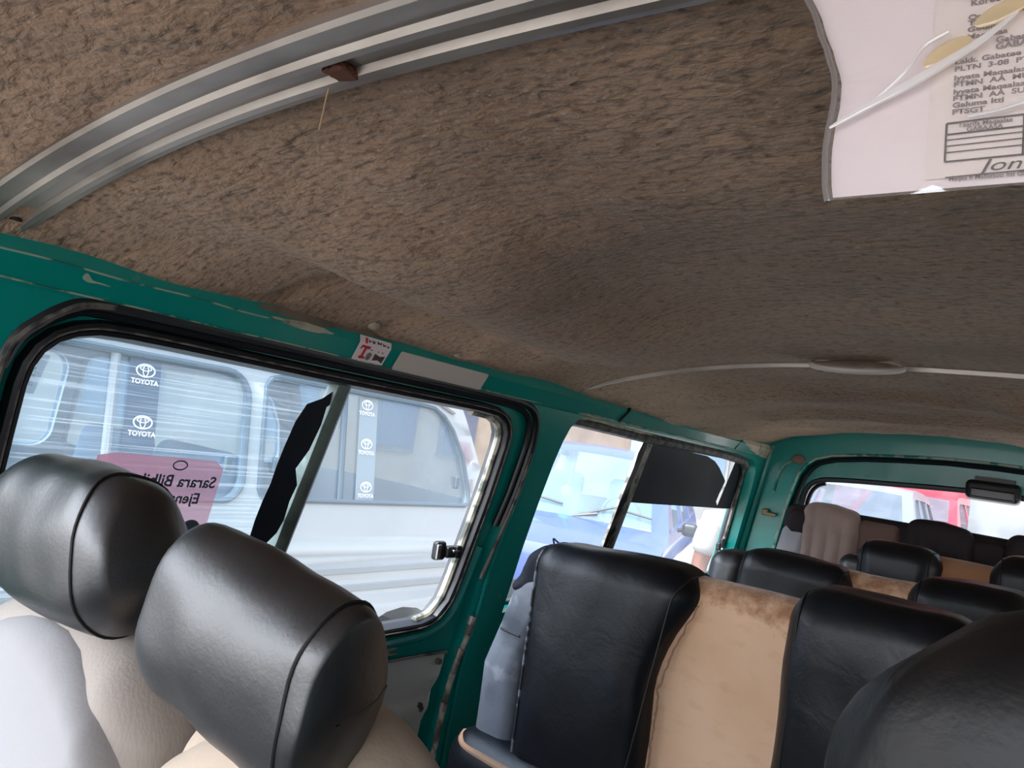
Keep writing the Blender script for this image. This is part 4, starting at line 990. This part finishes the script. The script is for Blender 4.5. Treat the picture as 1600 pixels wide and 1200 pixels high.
# white van alongside
def hwv(z): return .845 - max(0, z-1.12)*.16 - max(0, z-1.74)**1.4*1.2 - max(0, .55-z)*.12
VT = [(.10, .34), (.03, .40), (.0, .62), (.03, .92), (.10, 1.06), (.72, 1.70), (.86, 1.80), (1.10, 1.90), (1.5, 1.945), (2.4, 1.96), (3.4, 1.95), (3.95, 1.92), (4.20, 1.86), (4.30, 1.76), (4.38, 1.62), (4.47, 1.45), (4.54, 1.25), (4.58, 1.0), (4.60, .80), (4.58, .40), (4.52, .34)]
VG = ['body']*4 + ['windscreen'] + ['body']*8 + ['rear_window']*3 + ['body']*4
VB = [(.10, .34), (.52, .34)] + list(reversed(arc_pts(.86, .34, .36, 0, 180))) + [(1.22, .34), (3.55, .34)] + list(reversed(arc_pts(3.96, .34, .41, 0, 180))) + [(4.37, .34), (4.52, .34)]
VB = [p for i, p in enumerate(VB) if i == 0 or (abs(p[0]-VB[i-1][0])+abs(p[1]-VB[i-1][1])) > 1e-4]
VW = [[(.62, 1.16), (1.62, 1.20), (1.64, 1.66), (1.58, 1.705), (1.10, 1.70), (1.02, 1.66)],
      rrect(1.95, 1.235, 2.955, 1.722, (.09, .10, .10, .09)),
      [(3.115, 1.245), (4.34, 1.245), (4.362, 1.255), (4.372, 1.28), (4.365, 1.33), (4.31, 1.50), (4.22, 1.63), (4.15, 1.69), (4.07, 1.725), (3.95, 1.732), (3.10, 1.732), (3.055, 1.72), (3.035, 1.69), (3.035, 1.285), (3.045, 1.258)]]
VM = Matrix.Translation((-3.19, -1.095, 0))
van = vehicle('white_van', 'white minibus parked alongside the door, seen through the large side window', 'van', VM, VT, VG, VB, hwv, VW, vanw, g_van, [(.86, .33), (3.96, .33)])
VF = lambda u, z, off=0: VM @ Vector((hwv(z)+off, u, z))
b = BM()
for z in (.945, .865):
    sweep(b, [VF(u, z, .0) for u in (1.3, 2.5, 3.4, 4.2, 4.5)], [(-.022, -.004), (-.012, .005), (.012, .005), (.022, -.004)], lambda i: Vector((0, 0, 1)), lambda i: Vector((1, 0, 0)))
obj('body_moulding', b, vantrim, van)
b = BM(); tube(b, [VF(u, 1.775, .012) for u in (.9, 1.5, 2.5, 3.5, 4.05)] + [VF(4.22, 1.72, .01)], .012, n=6); obj('rain_gutter', b, vantrim, van)
b = BM(); tube(b, [VF(2.425, z, -.012) for z in (1.24, 1.4, 1.6, 1.72)], .016, n=8); obj('window_divider', b, vantrim, van)
b = BM(); tube(b, [VF(3.47, z, -.012) for z in (1.25, 1.4, 1.6, 1.73)], .014, n=8); obj('window_divider', b, gasket, van)
for u0, u1, lg in ((2.475, 2.590, ((2.532, 1.668), (2.540, 1.490))), (3.560, 3.675, ((3.605, 1.682), (3.612, 1.505), (3.622, 1.312)))):
    b = BM(); panel(b, [(u0, 1.245), (u1, 1.245), (u1, 1.72), (u0, 1.72)], [], lambda u, z: VF(u, z, -.010), (1.3, 1.4, 1.5, 1.6))
    d_ = obj('decal_strip', b, decal if u0 < 3 else mat('pale_decal', lin(138, 150, 158), .4), van, smooth=False)
    for u, z in lg:
        E_ = lambda cu, cz, ru, rv, w_: ([(cu+ru*math.cos(i*math.pi/16), cz+rv*math.sin(i*math.pi/16)) for i in range(32)], [(cu+(ru-w_)*math.cos(i*math.pi/16), cz+(rv-w_*.8)*math.sin(i*math.pi/16)) for i in range(32)])
        b = BM()
        for cz, ru, rv, w_ in ((z, .036, .024, .0055), (z+.008, .023, .0105, .004), (z, .0115, .021, .004)):
            o1, i1 = E_(u, cz, ru, rv, w_); ring(b, o1, i1, lambda a_, c_: VF(a_, c_, -.007))
        obj('emblem', b, white, d_, smooth=False)
        text('lettering', 'TOYOTA', .024, VF(u, z-.040, -.007), (0, 1, 0), (VF(0, 1.6)-VF(0, 1.5)), white, d_, 'CENTER', .03)
for u, z in ((2.89, 1.37), (3.11, 1.38), (4.28, 1.36)):
    b = BM(); rbox(b, (.01, .016, .032), .008, VM @ Matrix.Translation((hwv(z)-.008, u, z))); obj('window_latch', b, gasket, van)
for y, x in ((2.05, .40), (2.05, -.35), (3.0, .40), (3.0, -.35)):
    b = BM(); rbox(b, (.26, .07, .38), .06, VM @ Matrix.Translation((x*.9, y, 1.02)) @ Matrix.Rotation(R(-8), 4, 'X')); obj('passenger_seat', b, seatg, van)
b = BM(); panel(b, [(2.58, 1.50), (2.82, 1.49), (2.85, 1.69), (2.60, 1.70)], [], lambda u, z: VM @ Vector((-hwv(z)+.04, u, z))); nt_ = obj('notice_sheet', b, paperw, van, smooth=False)
b = BM()
for i in range(5):
    for j in range(4):
        u, z = 2.63+.038*i, 1.53+.036*j; panel(b, [(u, z), (u+.022, z), (u+.022, z+.022), (u, z+.022)], [], lambda u_, z_: VM @ Vector((-hwv(z_)+.042, u_, z_)))
obj('printed_rows', b, ink, nt_, smooth=False)
b = BM(); rbox(b, (.03, .09, .06), .03, VM @ Matrix.Translation((.90, .72, 1.25))); obj('wing_mirror', b, blackp, van)
for u in (.02, 4.58):
    b = BM(); rbox(b, (.78, .05, .10), .04, VM @ Matrix.Translation((0, u, .46))); obj('bumper', b, vantrim, van)

# blue car facing the van's rear corner
def hwb(z): return .86 - max(0, z-1.0)*.30 - max(0, .5-z)*.15
BT = [(.06, .25), (0, .45), (.02, .80), (.10, .95), (.45, 1.02), (.95, 1.08), (1.62, 1.60), (1.80, 1.665), (2.3, 1.69), (3.2, 1.67), (3.8, 1.62), (4.15, 1.10), (4.25, .9), (4.25, .4), (4.2, .25)]
BG = ['body']*5 + ['windscreen'] + ['body']*4 + ['rear_window'] + ['body']*3
BB = [(.06, .25), (.42, .25)] + list(reversed(arc_pts(.78, .28, .34, 0, 180))) + [(1.14, .25), (3.0, .25)] + list(reversed(arc_pts(3.36, .28, .34, 0, 180))) + [(3.72, .25), (4.2, .25)]
BW = [[(1.32, 1.08), (2.28, 1.10), (2.30, 1.58), (1.86, 1.58), (1.70, 1.53)], [(2.36, 1.10), (3.2, 1.10), (3.2, 1.57), (2.38, 1.58)], [(3.28, 1.12), (3.95, 1.14), (3.72, 1.54), (3.28, 1.56)]]
BMAT = Matrix.Translation((-2.72, 4.50, 0)) @ Matrix.Rotation(R(18), 4, 'Z')
car = vehicle('blue_car', 'blue car with raised wipers facing the rear side window', 'car', BMAT, BT, BG, BB, hwb, BW, blue, g_car, [(.78, .31), (3.36, .31)], gaskets=False)
def BF(x, u, z): return BMAT @ Vector((x, u, z))
for x0, x1 in ((-.62, -.05), (.05, .68)):
    b = BM(); tube(b, [BF(x0, .97, 1.10), BF((x0+x1)/2, 1.06, 1.215), BF(x1, 1.03, 1.18)], .010, n=6); tube(b, [BF(x0, .96, 1.10), BF(x0+.2, 1.0, 1.15)], .014, n=6); obj('wiper', b, blackp, car)
b = BM(); box(b, (0, 1.25, 1.02), (.70, .28, .03), BMAT); obj('dashboard', b, mat('pale_dashboard', lin(190, 200, 176), .8), car)
b = BM()
for x in (-.36, .36): rbox(b, (.23, .08, .40), .06, BMAT @ Matrix.Translation((x, 2.1, 1.02)) @ Matrix.Rotation(R(-10), 4, 'X'))
obj('front_seats', b, seatg, car)
b = BM(); panel(b, [(-.62, 1.30), (-.40, 1.30), (-.36, 1.52), (-.66, 1.52)], [], lambda x, z: BF(x, .95+(z-1.08)*1.30+.04, z)); obj('sun_shade', b, mat('pale_shade', lin(232, 246, 210), .8), car, smooth=False)
b = BM(); bmesh.ops.create_uvsphere(b, u_segments=14, v_segments=10, radius=.055, matrix=BMAT @ Matrix.Translation((-.12, 1.42, 1.26)) @ Matrix.Diagonal((1, .4, 1, 1))); tube(b, [BF(-.12, 1.42, 1.26), BF(-.10, 1.45, 1.50)], .004, n=5); obj('hanging_charm', b, mat('aqua_charm', lin(110, 200, 215), .5), car)
b = BM(); tube(b, [BF(.02, 1.9, 1.22)]+[BF(.34+.17*math.cos(i*math.pi/8), 1.55+.05*math.sin(i*math.pi/8), 1.15+.17*math.sin(i*math.pi/8)) for i in range(0)]+[BF(.1, 1.9, 1.22)], .01, n=5); b.free()
b = BM(); tube(b, [BF(.36+.17*math.cos(i*math.pi/10), 1.50+.06*math.sin(i*math.pi/10), 1.13+.16*math.sin(i*math.pi/10)) for i in range(20)], .014, True, n=6); obj('steering_wheel', b, blackp, car)
for s_ in (-1, 1):
    b = BM(); rbox(b, (.065, .045, .055), .035, BMAT @ Matrix.Translation((s_*.96, 1.38, 1.12))); tube(b, [BF(s_*.86, 1.42, 1.10), BF(s_*.95, 1.39, 1.12)], .02, n=6); obj('wing_mirror', b, blackp, car)
    b = BM(); rbox(b, (.16, .05, .07), .04, BMAT @ Matrix.Translation((s_*.62, .05, .78))); obj('headlight', b, mat('headlight_glass', lin(220, 225, 230), .1), car)
b = BM(); box(b, (0, -.005, .62), (.45, .02, .07), BMAT); obj('grille', b, blackp, car)
b = BM(); rbox(b, (.82, .06, .12), .05, BMAT @ Matrix.Translation((0, .0, .42))); obj('bumper', b, blue, car)

# things behind the rear window
VM2 = Matrix.Translation((-1.90, 8.95, 0)) @ Matrix.Rotation(R(2), 4, 'Z') @ Matrix.Scale(1.05, 4)
van2 = vehicle('white_car', 'pale car standing close behind the rear window at its left end', 'car', VM2, BT, BG, BB, hwb, BW, mat('silver_paint', lin(104, 110, 118), .35, coat=.3), g_van2, [(.78, .31), (3.36, .31)], gaskets=False)
RM = Matrix.Translation((-2.05, 13.8, 0)) @ Matrix.Rotation(R(-4), 4, 'Z') @ Matrix.Scale(1.09, 4)
rc = vehicle('red_car', 'red car behind the pale car beyond the rear window', 'car', RM, BT, BG, BB, hwb, BW, red, g_van2, [(.78, .31), (3.36, .31)], gaskets=False)
for s_ in (-1, 1):
    b = BM(); rbox(b, (.10, .055, .075), .04, RM @ Matrix.Translation((s_*.98, 1.38, 1.13))); obj('wing_mirror', b, red, rc)
    b = BM(); rbox(b, (.16, .05, .07), .04, RM @ Matrix.Translation((s_*.62, .05, .78))); obj('headlight', b, MATS['headlight_glass'], rc)

# ------------------------------------------------------------------ ground and buildings
bm = BM(); bmesh.ops.create_grid(bm, x_segments=8, y_segments=8, size=60); obj('ground', bm, sand, kind='structure', smooth=False)
bd = empty('rose_building', 'rose red block building beyond the cars behind the rear window', 'building', (-2.9, 20, 0))
bm = BM(); box(bm, (-2.9, 21.0, 3), (2.0, 1.0, 3)); obj('wall', bm, brick, bd, smooth=False)
bm = BM()
for i in range(14):
    for j in range(6):
        x = -4.2+.34*j*2+(.34 if i % 2 else 0); z = .3+.26*i
        if x < -.5: box(bm, (x-.45, 19.995, z), (.22, .012, .02))
obj('mortar_joints', bm, mortar, bd, smooth=False)
bm = BM(); box(bm, (-2.9, 21.0, 6.1), (2.15, 1.15, .1)); obj('roof_slab', bm, concrete, bd, smooth=False)
bd = empty('beige_building', 'beige and grey building beyond the white minibus', 'building', (-9.5, 11, 0))
bm = BM(); box(bm, (-10.6, 10.6, 3.2), (.8, 9.5, 3.2)); obj('wall', bm, plaster, bd, smooth=False)
for y in (2.5, 5.2, 7.9, 10.35, 12.2, 14.5):
    bm = BM(); box(bm, (-9.78, y, 2.2), (.06, .55, 1.1)); f_ = obj('window_frame', bm, concrete, bd, smooth=False)
    bm = BM(); box(bm, (-9.71, y, 2.2), (.02, .47, 1.0)); obj('pane', bm, winglass, f_, smooth=False)
bm = BM(); box(bm, (-10.6, 10.6, 6.5), (1.0, 9.7, .12)); obj('roof_slab', bm, concrete, bd, smooth=False)
bd = empty('grey_building', 'plain grey building far beyond the blue car and the person', 'building', (-10.5, 24.5, 0))
bm = BM(); box(bm, (-10.5, 25.5, 2.6), (6.0, 1.0, 2.6)); obj('wall', bm, mat('pale_render', lin(118, 116, 112), .9, var=[(lin(100, 98, 94), 1.0, .45, .7, 5)]), bd, smooth=False)
bm = BM(); box(bm, (-10.5, 25.5, 5.3), (6.2, 1.2, .1)); obj('roof_slab', bm, concrete, bd, smooth=False)
for x in (-14, -11.5, -9, -6.5):
    bm = BM(); box(bm, (x, 24.47, 2.0), (.6, .04, .8)); f_ = obj('window_frame', bm, concrete, bd, smooth=False); bm = BM(); box(bm, (x, 24.42, 2.0), (.5, .02, .7)); obj('pane', bm, winglass, f_, smooth=False)
bm = BM(); box(bm, (1.3, 13.0, 1.1), (2.1, .12, 1.1)); pw = obj('yard_wall', bm, concrete, label='pale grey yard wall beyond the right half of the rear window', cat='wall', smooth=False)

# ------------------------------------------------------------------ person outside the rear side window
def skinned(name, nodes, edges, mt, parent, sub=2, root=0):
    me = bpy.data.meshes.new(name); me.from_pydata([n[:3] for n in nodes], edges, []); o = bpy.data.objects.new(name, me); link(o)
    md = o.modifiers.new('skin', 'SKIN'); sd = me.skin_vertices[0].data
    for i, n in enumerate(nodes): sd[i].radius = (n[3], n[4] if len(n) > 4 else n[3]); sd[i].use_root = (i == root)
    s_ = o.modifiers.new('sub', 'SUBSURF'); s_.levels = s_.render_levels = sub
    dg = bpy.context.evaluated_depsgraph_get(); dg.update()
    nm = bpy.data.meshes.new_from_object(o.evaluated_get(dg)); bpy.data.objects.remove(o)
    b_ = BM(); b_.from_mesh(nm); bpy.data.meshes.remove(nm)
    return obj(name, b_, mt, parent, local=True, sharp=180)
P = empty('person', 'person in a white shirt and red neck scarf standing outside the rear side window', 'person', Matrix.Translation((-1.10, 3.96, 0)) @ Matrix.Rotation(R(50), 4, 'Z') @ Matrix.Scale(.985, 4))
# facing local -y ; right arm bent forward
nodes = [(0, 0, .93, .145, .105), (0, .0, 1.10, .125, .10), (0, -.005, 1.28, .15, .11), (0, 0, 1.40, .12, .085), (0, -.01, 1.49, .055, .055), (0, -.02, 1.56, .06, .065), (0, -.025, 1.64, .082, .098), (0, -.015, 1.71, .07, .085),
         (-.10, 0, .86, .088), (-.11, -.01, .50, .058), (-.11, .02, .10, .042), (-.115, -.13, .04, .038), (.10, 0, .86, .088), (.11, -.01, .50, .058), (.11, .02, .10, .042), (.115, -.13, .04, .038),
         (-.19, 0, 1.39, .058), (-.235, .02, 1.13, .044), (-.215, -.17, .98, .034), (-.20, -.22, .95, .028), (.19, 0, 1.39, .058), (.235, .03, 1.13, .044), (.225, -.05, .90, .034), (.22, -.07, .85, .028)]
edges = [(0, 1), (1, 2), (2, 3), (3, 4), (4, 5), (5, 6), (6, 7), (0, 8), (8, 9), (9, 10), (10, 11), (0, 12), (12, 13), (13, 14), (14, 15), (3, 16), (16, 17), (17, 18), (18, 19), (3, 20), (20, 21), (21, 22), (22, 23)]
for sg, (wx_, wy, wz), dr in ((-1, (-.20, -.22, .95), Vector((.05, -.9, -.35))), (1, (.22, -.07, .85), Vector((0, -.25, -1)))):
    dr.normalize(); base = Vector((wx_, wy, wz)); sd_ = Vector((1, 0, 0)); wi = 19 if sg < 0 else 23
    palm = base+dr*.05; nodes.append((*palm, .030, .018)); pi_ = len(nodes)-1; edges.append((wi, pi_))
    for k in range(4):
        a_ = palm+dr*.045+sd_*(.024-.016*k); L_ = (.038, .043, .040, .032)[k]; curl = Vector((0, 0, -1)) if sg < 0 else Vector((0, -1, 0))
        b1 = a_+dr*L_; b2_ = b1+(dr*.75+curl*.4).normalized()*L_*.8
        n0 = len(nodes); nodes += [(*a_, .0095), (*b1, .0085), (*b2_, .007)]; edges += [(pi_, n0), (n0, n0+1), (n0+1, n0+2)]
    a_ = base+dr*.035-sd_*sg*.030; b1 = a_+(dr*.6-sd_*sg*.6).normalized()*.035; n0 = len(nodes); nodes += [(*a_, .011), (*b1, .009), (*(b1+dr*.025), .008)]; edges += [(pi_, n0), (n0, n0+1), (n0+1, n0+2)]
body = skinned('body', nodes, edges, skin, P)
sh = [(0, 0, .90, .165, .125), (0, .0, 1.10, .150, .122), (0, -.005, 1.28, .172, .132), (0, 0, 1.40, .135, .10), (0, -.008, 1.455, .075, .07), (-.19, 0, 1.395, .078), (-.228, .012, 1.21, .070), (.19, 0, 1.395, .078), (.228, .016, 1.21, .070)]
skinned('shirt', sh, [(0, 1), (1, 2), (2, 3), (3, 4), (3, 5), (5, 6), (3, 7), (7, 8)], cloth_w, P)
tr = [(0, 0, .93, .16, .12), (-.10, 0, .84, .105), (-.11, -.01, .50, .078), (-.11, .015, .13, .066), (.10, 0, .84, .105), (.11, -.01, .50, .078), (.11, .015, .13, .066)]
skinned('trousers', tr, [(0, 1), (1, 2), (2, 3), (0, 4), (4, 5), (5, 6)], cloth_b, P)
b = BM(); tube(b, [(.078*math.cos(i*math.pi/10), -.008+.078*math.sin(i*math.pi/10), 1.472-.02*math.sin(i*math.pi/10)*-1) for i in range(20)], .026, True, n=10); obj('scarf', b, cloth_r, P, local=True)
b = BM(); bmesh.ops.create_uvsphere(b, u_segments=20, v_segments=14, radius=1, matrix=Matrix.Translation((0, .005, 1.695)) @ Matrix.Diagonal((.089, .108, .090, 1))); obj('hair', b, hair, P, local=True)
for sg in (-1, 1):
    b = BM(); bmesh.ops.create_uvsphere(b, u_segments=10, v_segments=8, radius=.012, matrix=Matrix.Translation((sg*.032, -.112, 1.632))); obj('eye', b, white, P, local=True)
    b = BM(); rbox(b, (.008, .018, .03), .007, Matrix.Translation((sg*.086, -.01, 1.62))); obj('ear', b, skin, P, local=True)
    b = BM(); rbox(b, (.045, .13, .035), .03, Matrix.Translation((sg*.113, -.06, .036))); obj('shoe', b, blackp, P, local=True)
b = BM(); rbox(b, (.013, .018, .024), .011, Matrix.Translation((0, -.122, 1.60))); obj('nose', b, skin, P, local=True)
b = BM(); rbox(b, (.024, .008, .007), .006, Matrix.Translation((0, -.105, 1.563))); obj('mouth', b, mat('lip', lin(120, 62, 56), .5), P, local=True)
